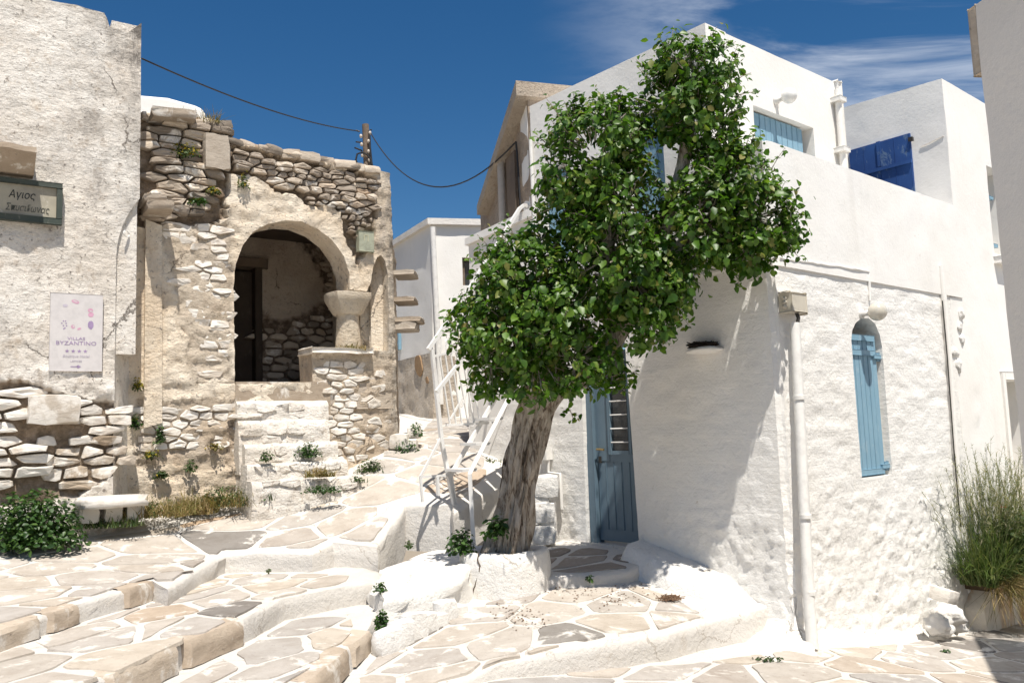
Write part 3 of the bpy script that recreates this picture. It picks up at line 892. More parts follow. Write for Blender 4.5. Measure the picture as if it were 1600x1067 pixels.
# low sloping bench along the foot of the door wall
def buttress():
    pts = []
    N, K = 40, 10; V, F = [], []
    for i in range(N + 1):
        t = i / N; u = 1.56 - 1.26 * t
        dep = (.30 + .04 * math.sin(min(t, .6) * 3.1)) * (1 - max(0, (t - .5) / .5) ** 1.5 * .55)
        top = .70 - .30 * t - (max(0, t - .75) * .5)
        foot = .36 - .14 * t
        for k in range(K + 1):
            q = k / K
            if q < .4: d, z = -.1 + (dep + .1 - .05) * q / .4, top - .03 * q / .4
            elif q < .55: d, z = dep - .05 + .07 * (q - .4) / .15, top - .03 - .07 * (q - .4) / .15
            else: d, z = dep + .02 + .10 * (q - .55) / .45, top - .10 - (top - .10 - foot + .15) * (q - .55) / .45
            if i == 0: d = min(d, .05 + d * .6); 
            d += .018 * fbm(u, z, d, 5) + .012 * abs(fbm(u, z, 2, 11)); z += .012 * fbm(u, d, 9, 6)
            V.append(FL.pt(u, z, d))
    for i in range(N):
        for k in range(K):
            a = i * (K + 1) + k; F.append((a, a + K + 1, a + K + 2, a + 1))
    F.append(tuple(range(K, -1, -1))); F.append(tuple(N * (K + 1) + k for k in range(K + 1)))
    me = mesh_of('wall_bench', V, F, WHITE_L, True); me.set_sharp_from_angle(angle=math.radians(60)); return me
put('wall_bench', buttress(), HW)
# flared white foot along the street front
def skirt():
    path_ = [(FL.pt(.95 - .95 * i / 18, 0), FL.n.copy()) for i in range(18)]
    for i in range(9):
        q = i / 8; path_.append((Vector((C.x, C.y, 0)), (FL.n * (1 - q) + FR.n * q).normalized()))
    path_ += [(FR.pt(3.4 * i / 64, 0), FR.n.copy()) for i in range(1, 65)]
    K = 10; V, F = [], []; n = len(path_)
    for i, (o, nn) in enumerate(path_):
        zg = street_z(o.x + nn.x * .25, o.y + nn.y * .25) - .04
        if i < 18: zg += (1 - i / 18) * .26
        hgt = (.14 + .16 * min(1, i / 18)) + (.10 * math.exp(-((i - 22) / 6) ** 2)) + .06 * fbm(o.x, o.y, 1, 2)
        wid = .20 + (.10 * math.exp(-((i - 22) / 7) ** 2)); wid += .05 * fbm(o.x, o.y, 3, 2.5)
        for k in range(K + 1):
            q = k / K; z = zg + hgt * (1 - q) ** 1.25
            d = -.03 + (wid + .03) * q ** 1.6
            p = o + nn * d; d2 = (.016 * fbm(p.x, p.y, z * 1.5, 5) + .012 * abs(fbm(p.x, p.y, z * 2, 13))) * (k > 0)
            p = o + nn * (d + d2); V.append((p.x, p.y, z - .03 * q))
    for i in range(n - 1):
        for k in range(K):
            a = i * (K + 1) + k; F.append((a + 1, a + K + 2, a + K + 1, a))
    return mesh_of('wall_foot', V, F, WHITE_L, True)
put('wall_foot', skirt(), HW)
for k, (u_, z_, d_, a_, b_, c_) in enumerate(((.10, -.02, .17, .40, .11, .17),)): lump('plaster_mound', FL, u_, z_, d_, a_, b_, c_, WHITE_L, HW, 5 + k * 3, .22)
# white ramp between corner, patio and street
# ------------------------------------------------------------------ white house on the right
u2 = 3.72
H2 = thing('white_house', 'white house at right with dark blue shutter above the terrace wall, behind tall grass', 'house', FR.pt(u2, -.4))
w2 = [(4.80, 3.66), (5.35, 3.66), (5.35, 4.75), (4.80, 4.75)]
d2 = [(4.72, -.2), (5.6, -.2), (5.6, 2.14), (4.72, 2.14)]
def rd_2(u, z): return .006 * fbm(u, z, 11, 2.0) + (.02 * max(0, fbm(u, z, 5, 6)) * max(0, 1 - abs(u - 3.85) / .2) if z < 3 else 0)
slab('street_wall', FR, [(3.42, -1.4), (9, -1.4), (9, 5.5), (3.74, 5.58), (3.74, 3.04), (3.42, 3.03)], WHITE, H2, [w2, d2], .3, .07, rd_2, d0=.002)
FH = Frame(FR.pt(u2 + .02, 0), A, True)
if FH.n.dot(-B) < 0: FH = Frame(FR.pt(u2 + .02, 0), A, False)
slab('side_wall', FH, [(.0, 3.2), (4, 3.2), (4, 5.62), (1.18, 5.62), (0, 5.58)], WHITE, H2, [], .3, .08, lambda u, z: .008 * fbm(u, z, 17, 2.0), d0=.003)
fbox('roof', FH, .1, 4, 5.3, 5.5, -4.5, -.1, WHITE, H2, .02)
tube('wall_crack', [FH.pt(.30, 4.86, .010), FH.pt(.2, 4.875, .012), FH.pt(.1, 4.90, .012), FH.pt(.03, 4.91, .010)], .006, WHITE_D, H2, 5)
ns = put('shutter', bm_mesh('shutter', (lambda b: (box_bm(b, FH.pt(.775, 4.55, .012), FH.t, FH.n, Z, .375, .010, .50), b)[1])(bmesh.new()), NAVY), H2, label='worn dark blue double shutter')
for a, b_ in ((.405, .585), (.59, .77), (.78, .96), (.965, 1.145)):
    fbox('panel', FH, a, b_, 4.07, 4.70, .022, .032, NAVY, ns, .004, 1); fbox('panel', FH, a, b_, 4.725, 5.045, .022, .032, NAVY, ns, .004, 1)
fbox('rail', FH, .40, 1.15, 4.695, 4.73, .022, .055, NAVY, ns, .004); fbox('cover_strip', FH, .755, .795, 4.75, 5.05, .032, .045, NAVY, ns, .004)
for z in (4.95, 4.2): fbox('hinge', FH, .365, .41, z, z + .04, .02, .055, IRON, ns, .003)
# tall window with open blue shutters, sill
fbox('window_back', FR, 4.7, 5.5, 3.5, 4.9, -.34, -.3, WHITE, H2, .002)
plank_shutter('shutter', FR, 4.83, 5.0, 3.68, 4.60, -.12, 3, BLUE, H2, .007, .03, [(4.40, .04, 4.83, 5.04), (3.80, .04, 4.83, 5.04)])
fbox('hinge', FR, 4.98, 5.10, 4.38, 4.42, -.12, -.06, BLUE, H2, .003); fbox('hinge', FR, 4.98, 5.10, 3.78, 3.82, -.12, -.06, BLUE, H2, .003)
fbox('sill', FR, 4.76, 5.40, 3.54, 3.62, -.05, .10, WHITE, H2, .01)
fbox('door_back', FR, 4.6, 5.7, -.3, 2.25, -.36, -.32, WHITE, H2, .002)
fbox('door_surround', FR, 4.62, 4.71, -.1, 2.24, .0, .022, WHITE, H2, .006); fbox('door_surround', FR, 4.715, 5.6, 2.15, 2.24, .0, .022, WHITE, H2, .006)
dp = [FR.uz(x, y, .05) for x, y in ((1474, 415), (1479, 470), (1487, 560), (1497, 700))]
tube('drain_pipe', [FR.pt(u, z, .02) for u, z in dp] + [FR.pt(dp[-1][0] + .0, -.1, .02)], .034, WHITE, H2, 10)
tube('cable', [FR.pt(u - .055, z, .03) for u, z in dp[1:]] + [FR.pt(dp[-1][0] - .055, .6, .03)], .007, IRON, H2, 5)
for k in range(5):
    u, z = FR.uz(1500 + R.uniform(-4, 6), 490 + k * 20, .03); lump('plaster_lump', FR, u + R.uniform(-.03, .03), z, .0, .05 + .04 * R.random(), .05 + .03 * R.random(), .03, WHITE_L, H2, k, .5)

# ------------------------------------------------------------------ nearer house at the right edge and the tall one beyond the frame
K1 = aty(1568, 400, 3.45)
FN = Frame((K1.x, K1.y), (.15, -.989), False)
if FN.n.dot(EYE - K1) < 0: FN = Frame((K1.x, K1.y), (.15, -.989), True)
NH = thing('beige_house', 'beige rendered house wall in shade at the right edge of the lane with stone cornice', 'house', (K1.x, K1.y, 0))
e_top, e_bot = FN.uz(1534, 112), FN.uz(1600, 740)
def rd_n(u, z): return .006 * fbm(u, z, 3, 2)
slab('wall', FN, [(e_top[0], 3.5), (e_top[0], e_top[1]), (e_bot[0], e_bot[1]), (e_bot[0] + .05, -.4), (3.2, -.4), (3.2, 3.5)], SHADEW, NH, [], .3, .09, rd_n)
fbox('cornice', FN, e_top[0] - .048, e_top[0] - .003, e_top[1], 3.5, -.6, -.004, ST_WARM, NH, .006)
bmn = bmesh.new(); box_bm(bmn, FN.pt(1.75, 1.6, -1.3), FN.t, FN.n, Z, 1.55, 1.1, 1.9); put('core', bm_mesh('core', bmn, SHADEW), NH)
FH_ = thing('white_house', 'tall white house beyond the right frame edge whose shadow falls on the street', 'house', (4.3, 5.6, -.3))
bmn = bmesh.new(); box_bm(bmn, Vector((5.75, 4.6, 1.9)), Vector((.907, -.42, 0)), Vector((.42, .907, 0)), Z, 1.5, 1.2, 2.4, .03)
put('wall', bm_mesh('wall', bmn, WHITE), FH_)

# ------------------------------------------------------------------ shed-roofed house and terrace behind the stair
GP = FL.pt(2.93, 0, .0)
FG = Frame((GP.x, GP.y), (-.30, .954), True)
if FG.n.x > 0: FG = Frame((GP.x, GP.y), (-.30, .954), False)
GH = thing('old_house', 'old shed-roofed house with stained beige side wall behind the white house', 'house', (GP.x, GP.y, 1.4))
g = lambda x, y: FG.uz(x, y)
top0, top1 = g(815, 150), g(752, 330)
nich = [g(778, 318), g(790, 300), g(792, 350), g(780, 356)]
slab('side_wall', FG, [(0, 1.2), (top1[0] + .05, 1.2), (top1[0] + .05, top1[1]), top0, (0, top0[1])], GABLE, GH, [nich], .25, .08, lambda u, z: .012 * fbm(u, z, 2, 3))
# roof slab: high edge towards us, falling away
def prism(name, pts, ext, mat, parent):
    n = len(pts); V = [Vector(p) for p in pts] + [Vector(p) + ext for p in pts]
    F = [tuple(range(n)), tuple(reversed(range(n, 2 * n)))] + [(i, n + i, n + (i + 1) % n, (i + 1) % n) for i in range(n)]
    bm = bmesh.new(); bv = [bm.verts.new(v) for v in V]
    for f in F: bm.faces.new([bv[i] for i in f])
    bmesh.ops.recalc_face_normals(bm, faces=bm.faces)
    return put(name, bm_mesh(name, bm, mat), parent)
ra, rb = FG.uz(806, 126, .15), FG.uz(745, 322, .15)
ext = Vector((.954, .30, 0)) * 3.0
prism('roof', [FG.pt(*ra, .15), FG.pt(*rb, .15), FG.pt(rb[0], rb[1] - .12, .15), FG.pt(ra[0], ra[1] - .17, .15)], ext, m_oldplaster('roof_concrete', light=(.50, .43, .35), mid=(.42, .35, .28), stain=.8, crack=.0), GH)
prism('front_wall', [FG.pt(.05, 3.3, .0), FG.pt(.05, ra[1] - .16, .0), FG.pt(.3, ra[1] - .3, .0), FG.pt(.3, 3.3, .0)], ext, WHITE, GH)
pu = g(790, 260)[0]
tube('drain_pipe', [FG.pt(pu, g(790, 245)[1], .06), FG.pt(pu, 2.4, .06)], .05, m_plain('grey_pipe', (.45, .40, .35), .6), GH, 8)
fbox('boarded_door', FG, g(811, 300)[0], g(797, 300)[0], 3.0, g(800, 245)[1], .015, .04, GREYWOOD, GH, .006)
# terrace wall with coping, at the head of the stair
q0, q1 = FL.uz(858, 334), FL.uz(733, 384)
slab('terrace_wall', FL, [(2.9, 2.9), (q1[0], 1.1), (q1[0], q1[1]), (2.9, q0[1] + .02)], WHITE, HW, [], .35, .08, lambda u, z: .006 * fbm(u, z, 3, 2), d0=.008)
prism('coping', [FL.pt(2.9, q0[1] + .02, .05), FL.pt(q1[0] + .02, q1[1], .05), FL.pt(q1[0] + .02, q1[1] + .085, .05), FL.pt(2.9, q0[1] + .11, .05)], -FL.n * .4, WHITE, HW)
tube('drain_pipe', [FL.pt(2.86, 3.4, .03), FL.pt(2.88, 4.95, .03)], .022, PVC, HW, 8)

# ------------------------------------------------------------------ white house at the end of the lane
KB = aty(676, 500, 13.4)
FB1 = Frame((KB.x, KB.y), (1, .22)); FB2 = Frame((KB.x, KB.y), (-.47, .883), True)
if FB2.n.dot(EYE - KB) < 0: FB2 = Frame((KB.x, KB.y), (-.47, .883), False)
BH = thing('white_house', 'white flat-roofed house with peeling base at the far end of the lane', 'house', (KB.x, KB.y, 2))
zt = FB1.uz(674, 352)[1]
wh = [FB1.uz(722, 402), FB1.uz(735, 402), FB1.uz(735, 446), FB1.uz(722, 446)]
wh = [(wh[0][0], wh[3][1]), (wh[0][0] + .34, wh[3][1]), (wh[0][0] + .34, wh[0][1]), (wh[0][0], wh[0][1])]
zk = FB2.uz(650, 555)[1]
slab('front_wall', FB1, [(0, 1.6), (3, 1.6), (3, zt), (0, zt)], WHITE, BH, [wh], .25, .12, lambda u, z: .01 * fbm(u, z, 3, 2))
slab('side_wall', FB2, [(0, zk - .02), (3, zk - .02), (3, zt), (0, zt)], WHITE, BH, [], .25, .12, lambda u, z: .01 * fbm(u, z, 3, 2), d0=.002)
slab('base', FB2, [(0, 1.5), (3, 1.5), (3, zk - .03), (0, zk - .03)], PEEL, BH, [], .25, .06, lambda u, z: .02 * fbm(u, z, 3, 4) + max(0, .02 * (2.6 - z)), d0=.02)
slab('base', FB1, [(-.02, 1.5), (.4, 1.5), (.35, zk - .1), (-.02, zk - .03)], PEEL, BH, [], .2, .06, lambda u, z: .02 * fbm(u, z, 3, 4), d0=.01)
wf = fbox('window', FB1, wh[0][0], wh[1][0], wh[0][1], wh[2][1], -.16, -.12, DARKGLASS, BH, .003)
fbox('frame', FB1, wh[0][0], wh[0][0] + .05, wh[0][1], wh[2][1], -.12, -.08, GREYWOOD, wf, .003); fbox('frame', FB1, wh[0][0] + .055, wh[1][0], wh[2][1] - .05, wh[2][1], -.12, -.08, GREYWOOD, wf, .003)
rp = [FB2.pt(3.05, zt, .06), FB1.pt(-.05, zt, .08), FB1.pt(3, zt, .08), FB1.pt(3, zt, -3), ]
prism('roof', rp, Vector((0, 0, .10)), WHITE_D, BH)
tube('drain_pipe', [FB1.pt(.03, zt - .05, .07), FB1.pt(.09, 2.2, .07)], .045, PVC, BH, 8)
def blotch(name, fr, px, py, w, h, mat, parent, d=.03, seed=1):
    u, z = fr.uz(px, py, d); rnd = random.Random(seed); V = [fr.pt(u, z, d + .006)]; n = 22
    for i in range(n):
        a = 2 * math.pi * i / n; k = 1 + .3 * nz(math.cos(a), math.sin(a), seed, 1.6)
        V.append(fr.pt(u + w * k * math.cos(a) + .3 * w * math.sin(a), z + h * k * math.sin(a), d + .003))
    for i in range(n): V.append(fr.pt(*[(a) for a in ((V[1 + i] - fr.o).dot(fr.t), V[1 + i].z)], d - .02))
    F = [(0, 1 + i, 1 + (i + 1) % n) for i in range(n)] + [(1 + i, 1 + n + i, 1 + n + (i + 1) % n, 1 + (i + 1) % n) for i in range(n)]
    put(name, mesh_of(name, V, F, mat), parent)
blotch('bare_patch', FB2, 654, 572, .16, .17, BARE, BH, .045, 3); blotch('bare_patch', FB2, 667, 594, .06, .055, BARE, BH, .045, 5)
bw_ = FB2.uz(627, 528)
fbox('shutter', FB2, bw_[0], bw_[0] + .35, bw_[1] - .2, bw_[1] + .28, .0, .05, BLUE, BH, .005)
fbox('antenna', FB2, 1.2, 1.24, zt, zt + .22, -.3, -.26, METALW, BH, .003)

# ------------------------------------------------------------------ old plastered house (left)
D1 = .35
OH = thing('old_house', 'tall old house with flaking greyish plaster at the left edge carrying both signs', 'house', FO.pt(-2.6, .85, D1))
def p1(pts): return FO.poly(pts, D1)
top1_ = p1([(-500, -110), (-140, -60), (-20, -45), (60, -6), (82, 2), (120, 8), (163, 20), (168, 30), (172, 42), (188, 46), (198, 52), (222, 36)])
ue = -1.585
zc0, zc1 = FO.uz(218, 312, D1)[1], FO.uz(184, 400, D1)[1]
def chx(z):
    """front edge of the corner: full above, cut back below"""
    if z > zc0: return ue
    t = min(1, (zc0 - z) / (zc0 - zc1)); return ue - .20 * math.sin(t * math.pi / 2) ** .8
edge = [(chx(z), z) for z in np.linspace(zc0 + .01, .2, 40)]
out1 = [(-5.2, .2), (-5.2, top1_[0][1])] + [(u, z) for u, z in top1_[1:-1]] + [(ue, top1_[-1][1])] + edge
reg1 = FO.poly([(-340, 590), (30, 596), (70, 606), (130, 625), (212, 625), (210, 730), (170, 745), (120, 780), (-340, 810)], D1)
reg1b = FO.poly([(70, 640), (125, 640), (135, 690), (90, 700)], D1)
def rd_1(u, z):
    low = max(0, min(1, (3.0 - z) / .8))
    v = .022 * fbm(u, z, 1, 1.6) + (.008 + .014 * low) * fbm(u, z, 4, 6) + (.006 + .012 * low) * fbm(u, z, 9, 15) + .018 * low * fbm(u * .7, z * 2.2, 5, 4.5)
    if pin(u + .05 * nz(u, z, 0, 5), z + .05 * nz(u, z, 4, 5), reg1): v -= .06
    return v
def mk_1(u, z): return 1.0 if pin(u + .06 * nz(u, z, 0, 5), z + .06 * nz(u, z, 4, 5), reg1) else 0.0
def gr_1(u, z):
    ztop = top1_[-1][1]
    return max(0, min(1, 1.15 - (ztop - z) / .75)) * max(0, min(1, 1 - (ue - u) / .75)) + max(0, 1 - (ue - u) / .25) * .55 * (z > 3.6) + max(0, 1 - (ztop + .25 - z) / .25) * .6
slab('wall', FO, out1, PL1, OH, [], .3, .035, rd_1, d0=D1, mask=mk_1, grime=gr_1)
def chamfer():
    V, F = [], []; zs = np.linspace(zc0 + .02, .2, 46); K = 7
    for z in zs:
        f = chx(z); t = min(1, max(0, (zc0 - z) / (zc0 - zc1)))
        for k in range(K + 1):
            q = k / K
            u = f + (ue - .0 - f) * q + .0; d = D1 - .37 * q * t ** .5 - .02
            d += .012 * fbm(u, z, 2, 4) * (q > 0)
            V.append(FO.pt(u, z, d))
    n = len(zs)
    for i in range(n - 1):
        for k in range(K):
            a = i * (K + 1) + k; F.append((a, a + K + 1, a + K + 2, a + 1))
    return mesh_of('chamfered_corner', V, F, PL1, True)
put('chamfered_corner', chamfer(), OH)
prism('end_wall', [FO.pt(ue - .015, 2.6, D1 - .03), FO.pt(ue - .015, top1_[-1][1] - .02, D1 - .05), FO.pt(ue - .015, top1_[-1][1] - .3, -.8), FO.pt(ue - .015, 2.6, -.8)], -TL * .25, PL1, OH)
# ---- stone pool
def stone_mesh(seed, flat=.75):
    bm = bmesh.new(); bmesh.ops.create_cube(bm, size=1.0)
    bmesh.ops.subdivide_edges(bm, edges=bm.edges[:], cuts=2, use_grid_fill=True)
    off = Vector((seed * 3.7, seed * 1.3, seed * 7.1))
    for v in bm.verts:
        p = v.co; q = p.normalized() * .56
        v.co = p * flat + q * (1 - flat)
        v.co += noise.noise_vector(v.co * 2.2 + off) * .085 + noise.noise_vector(v.co * 5 + off) * .035
    return bm
POOLS = {}
def pool(mat, flat=.72):
    k = (mat.name, flat)
    if k not in POOLS:
        POOLS[k] = []
        for s in range(14):
            me = bm_mesh('stone', stone_mesh(s + 1, flat), mat, True); me.set_sharp_from_angle(angle=math.radians(38)); POOLS[k].append(me)
    return POOLS[k]
def courses(parent, fr, poly, hr, wr, d, mat, seed, depth=.16, flat=.72, holes=(), skip=0.0, jit=.03, cap=999, name='stone'):
    rnd = random.Random(seed); P = pool(mat, flat); us = [p[0] for p in poly]; zs = [p[1] for p in poly]
    M0 = fr.mat(); n = 0; z = min(zs)
    while z < max(zs) and n < cap:
        h = rnd.uniform(*hr); u = min(us) - rnd.uniform(0, wr[1])
        while u < max(us) and n < cap:
            w = rnd.uniform(*wr)
            if rnd.random() < .18: w *= 1.5
            hh = h * rnd.uniform(.72, 1.05)
            cu, cz = u + w / 2, z + h / 2 + rnd.uniform(-.25, .25) * h
            ok = pin(cu, cz, poly) and not any(pin(cu, cz, q) for q in holes)
            if ok and rnd.random() >= skip:
                o = put(name, rnd.choice(P), parent, loc=fr.pt(cu, cz, d + rnd.uniform(-jit, jit)))
                rm = M0 @ Matrix.Rotation(rnd.uniform(-.14, .14), 4, 'Z') @ Matrix.Rotation(rnd.uniform(-.15, .15), 4, 'Y') @ Matrix.Rotation(rnd.choice((0, math.pi)) , 4, 'Y')
                o.rotation_euler = rm.to_euler(); o.scale = (w * 1.04, hh * 1.03, depth * rnd.uniform(.8, 1.15)); n += 1
            u += w
        z += h
    return n
RUB = {}
def rubble(parent, fr, poly, sp, mat, seed, d=-.03, proud=(.03, .07), joint=.022, stretch=1.9, holes=(), skip=0.0, rough=.016, rot=0.0, embed=.06, name='stone'):
    """irregular facing stones, each its own mesh: domed, with recessed joints"""
    rnd = random.Random(seed)
    Q = [(u / stretch, z) for u, z in poly]
    us, zs = [q[0] for q in Q], [q[1] for q in Q]
    seeds, z, k = [], min(zs) - sp, 0
    while z < max(zs) + sp:
        h = sp * rnd.uniform(.7, 1.15); u = min(us) - sp * rnd.uniform(.5, 1.5)
        while u < max(us) + sp:
            w = sp * rnd.choice((.6, .8, 1.0, 1.0, 1.3, 1.7)); seeds.append((u + w / 2, z + h / 2 + rnd.uniform(-.22, .22) * h)); u += w
        z += h
    n_ = 0
    for s in seeds:
        if not pin(s[0], s[1], Q) or rnd.random() < skip: continue
        if any(pin(s[0] * stretch, s[1], q) for q in holes): continue
        cell = [(s[0] - 2 * sp, s[1] - sp), (s[0] + 2 * sp, s[1] - sp), (s[0] + 2 * sp, s[1] + sp), (s[0] - 2 * sp, s[1] + sp)]
        for q in sorted(seeds, key=lambda q: (q[0] - s[0]) ** 2 + (q[1] - s[1]) ** 2)[1:18]:
            e = (q[0] - s[0], q[1] - s[1]); L = math.hypot(*e); nn = (e[0] / L, e[1] / L); j = joint * rnd.uniform(.6, 1.7) / 2
            cell = clip(cell, (s[0] + e[0] / 2 - nn[0] * j / (1 + (stretch - 1) * abs(nn[0])), s[1] + e[1] / 2 - nn[1] * j), nn)
            if len(cell) < 3: break
        if len(cell) < 3: continue
        cell = [(u * stretch, z) for u, z in cell]
        if area(cell) < .0009: continue
        q_ = []
        for i in range(len(cell)):
            a_, b_, c_ = Vector(cell[i - 1]), Vector(cell[i]), Vector(cell[(i + 1) % len(cell)])
            k_ = rnd.uniform(.03, .12); q_ += [tuple(b_.lerp(a_, k_)), tuple(b_.lerp(c_, k_))]
        cell = [p for i, p in enumerate(q_) if math.hypot(p[0] - q_[i - 1][0], p[1] - q_[i - 1][1]) > .006]
        if len(cell) < 4: continue
        cell = dens(cell, .09)[:18]
        if area(cell) < 0: cell = cell[::-1]
        cu = sum(p[0] for p in cell) / len(cell); cz = sum(p[1] for p in cell) / len(cell)
        pr = rnd.uniform(*proud); tu_, tz_ = rnd.uniform(-.22, .22), rnd.uniform(-.25, .25)
        n = len(cell); P = []
        for kk, hh in ((1.0, -embed), (.985, pr * .62), (.92, pr * .95), (.5, pr * 1.02)):
            for u, z in cell:
                U, Z_ = (u - cu) * kk, (z - cz) * kk
                hz = hh + (U * tu_ + Z_ * tz_) * (hh > 0) + rough * (fbm(cu + U, cz + Z_, seed, 9, 3)) * (hh > 0)
                wob_ = .014 * nz(u * 11, z * 11, seed) * (kk > .6)
                P.append(fr.t * (U + wob_) + Z * (Z_ + wob_) + fr.n * hz)
        P.append(fr.n * (pr + rough * nz(cu * 11, cz * 11)))
        F = []
        for r in range(3):
            for i in range(n): F.append((r * n + i, r * n + (i + 1) % n, (r + 1) * n + (i + 1) % n, (r + 1) * n + i))
        for i in range(n): F.append((3 * n + i, 3 * n + (i + 1) % n, 4 * n))
        me = mesh_of('stone', P, F, mat, False)
        RUB.setdefault(parent.name, []).append((area(cell), put(name, me, parent, loc=fr.pt(cu, cz, d)))); n_ += 1
    return n_
# dry-laid slabs at the foot of the old house
rubble(OH, FO, FO.poly([(-330, 600), (40, 602), (60, 640), (68, 690), (66, 755), (-330, 800)], D1), .10, ST_LIME, 5, D1 - .06, (.05, .13), .02, 3.2, embed=.10)
rubble(OH, FO, FO.poly([(66, 690), (150, 690), (205, 650), (208, 730), (150, 762), (70, 770)], D1), .10, ST_WARM, 6, D1 - .05, (.03, .07), .022, 2.3)
rubble(OH, FO, FO.poly([(62, 618), (208, 634), (206, 650), (150, 688), (128, 690), (128, 640), (64, 640)], D1), .095, ST_LIME, 7, D1 - .05, (.03, .07), .014, 2.6)
o_ = put('stone', pool(ST_WHITE, .8)[3], OH, loc=FO.pt(*FO.uz(84, 640, D1), D1)); o_.rotation_euler = FO.mat().to_euler(); o_.scale = (.42, .26, .2)
# the projecting ledge stones over the church sign
ls = p1([(-60, 236), (56, 251), (54, 258), (38, 268), (-60, 268)])
def ledge():
    V, F = [], []; u0, u1 = FO.uz(-90, 250, D1)[0], FO.uz(52, 252, D1)[0]; zt_ = FO.uz(20, 243, D1)[1]
    N = 14
    for i in range(N + 1):
        u = u0 + (u1 - u0) * i / N; a = .02 * nz(u, 3, 0, 6)
        dd = .34 + .04 * nz(u, 1, 0, 5); 
        for d, z in ((-.05, zt_ + .03), (dd, zt_ + a), (dd + .01, zt_ - .05 + a), (.10, zt_ - .19), (-.05, zt_ - .19)):
            V.append(FO.pt(u, z, D1 + d))
    for i in range(N):
        for k in range(4):
            a = i * 5 + k; F.append((a, a + 5, a + 6, a + 1))
    F.append((0, 1, 2, 3, 4)); F.append(tuple(N * 5 + k for k in (4, 3, 2, 1, 0)))
    return mesh_of('ledge_stone', V, F, ST_SLAB)
put('ledge_stone', ledge(), OH)

# church sign
SG = thing('name_sign', 'weathered painted sign with Greek lettering in a dark green frame under the ledge', 'sign', FO.pt(*FO.uz(30, 345, D1), D1))
s0, s1 = FO.uz(-70, 285, D1 + .05), FO.uz(96, 340, D1 + .05)
tilt = -.055
FS = FO
def sbox(n, u0, u1, z0, z1, d0, d1, m):
    uc = (u0 + u1) / 2; o = fbox(n, FO, u0, u1, z0, z1, D1 + d0, D1 + d1, m, SG, .004); return o
zt1, zb1 = s0[1] + .0, FO.uz(60, 345, D1 + .05)[1]
zt1 = FO.uz(60, 288, D1 + .05)[1]
sbox('board', s0[0], s1[0] - .02, zb1 + .02, zt1 - .02, .035, .06, SIGNW)
sbox('frame_rail', s0[0], s1[0], zt1 - .025, zt1 + .02, .03, .09, SIGNG); sbox('frame_rail', s0[0], s1[0], zb1 - .025, zb1 + .03, .03, .09, SIGNG)
sbox('frame_stile', s1[0] - .045, s1[0] + .002, zb1 + .032, zt1 - .027, .03, .088, SIGNG); sbox('frame_stile', s0[0], s0[0] + .045, zb1 + .032, zt1 - .027, .03, .088, SIGNG)
def text(name, s, fr, u, z, d, size, mat, parent, shear=0.0, ext=.0015, align='LEFT', sx=1.0, rot=0.0):
    cu = bpy.data.curves.new(name, 'FONT'); cu.body = s; cu.size = size; cu.shear = shear; cu.extrude = ext; cu.align_x = align; cu.align_y = 'CENTER'
    cu.resolution_u = 3
    tmp = bpy.data.objects.new('tmp', cu); COL.objects.link(tmp)
    me = bpy.data.meshes.new_from_object(tmp.evaluated_get(bpy.context.evaluated_depsgraph_get()))
    bpy.data.objects.remove(tmp); bpy.data.curves.remove(cu)
    M4 = Matrix.Translation(fr.pt(u, z, d)) @ fr.mat() @ Matrix.Rotation(rot, 4, 'Z') @ Matrix.Diagonal((sx, 1, 1, 1))
    me.transform(M4); me.materials.clear(); me.materials.append(mat); me.name = name
    return put(name, me, parent)
tu, tz = FO.uz(13, 303, D1 + .06); text('lettering', '\u0391\u03b3\u03b9\u03bf\u03c2', FO, tu, tz, D1 + .0625, .098, BLACK, SG, .22, sx=.8)
tu, tz = FO.uz(8, 323, D1 + .06); text('lettering', '\u03a3\u03c0\u03c5\u03c3\u03b9\u03b4\u03c9\u03bd\u03b1\u03c2', FO, tu, tz, D1 + .0625, .088, m_plain('faded_ink', (.09, .09, .07), .7), SG, .22, sx=.66)

# hotel poster
PO = thing('poster', 'sun-faded white hotel poster with purple lettering and pink prints on the old wall', 'poster', FO.pt(-2.1, 2.4, D1))
pu0, pz1 = FO.uz(79, 457, D1 + .03); pu1, pz0 = FO.uz(159, 580, D1 + .03)
fbox('panel', FO, pu0, pu1, pz0, pz1, D1 - .02, D1 + .035, POSTER, PO, .003)
pd = D1 + .0365; pw, ph = pu1 - pu0, pz1 - pz0
def PU(x): return pu0 + pw * x
def PZ(y): return pz1 - ph * y
text('lettering', 'VILLAS', FO, PU(.5), PZ(.585), pd, ph * .052, PURPLE, PO, 0, .0008, 'CENTER', 1.35)
text('lettering', 'BYZANTINO', FO, PU(.5), PZ(.645), pd, ph * .070, PURPLE, PO, 0, .0008, 'CENTER', 1.18)
text('lettering', 'Boutique Hotel', FO, PU(.5), PZ(.81), pd, ph * .05, LILAC, PO, .2, .0008, 'CENTER', 1.0)
text('lettering', 'LEFKES', FO, PU(.5), PZ(.875), pd, ph * .035, LILAC, PO, 0, .0008, 'CENTER', 1.3)
def flat(name, pts, mat, parent, fr=FO, d=None):
    V = [fr.pt(u, z, d) for u, z in pts]; n = len(V); cxu = sum(p[0] for p in pts) / n; czu = sum(p[1] for p in pts) / n
    V.append(fr.pt(cxu, czu, d)); 
    put(name, mesh_of(name, V, [(i, (i + 1) % n, n) for i in range(n)], mat), parent)
for k in range(4):
    cu_, cz_ = PU(.33 + .115 * k), PZ(.745)
    flat('star', [(cu_ + (.020 if i % 2 == 0 else .008) * math.sin(i * math.pi / 5), cz_ + (.020 if i % 2 == 0 else .008) * math.cos(i * math.pi / 5)) for i in range(10)], PURPLE, PO, d=pd)
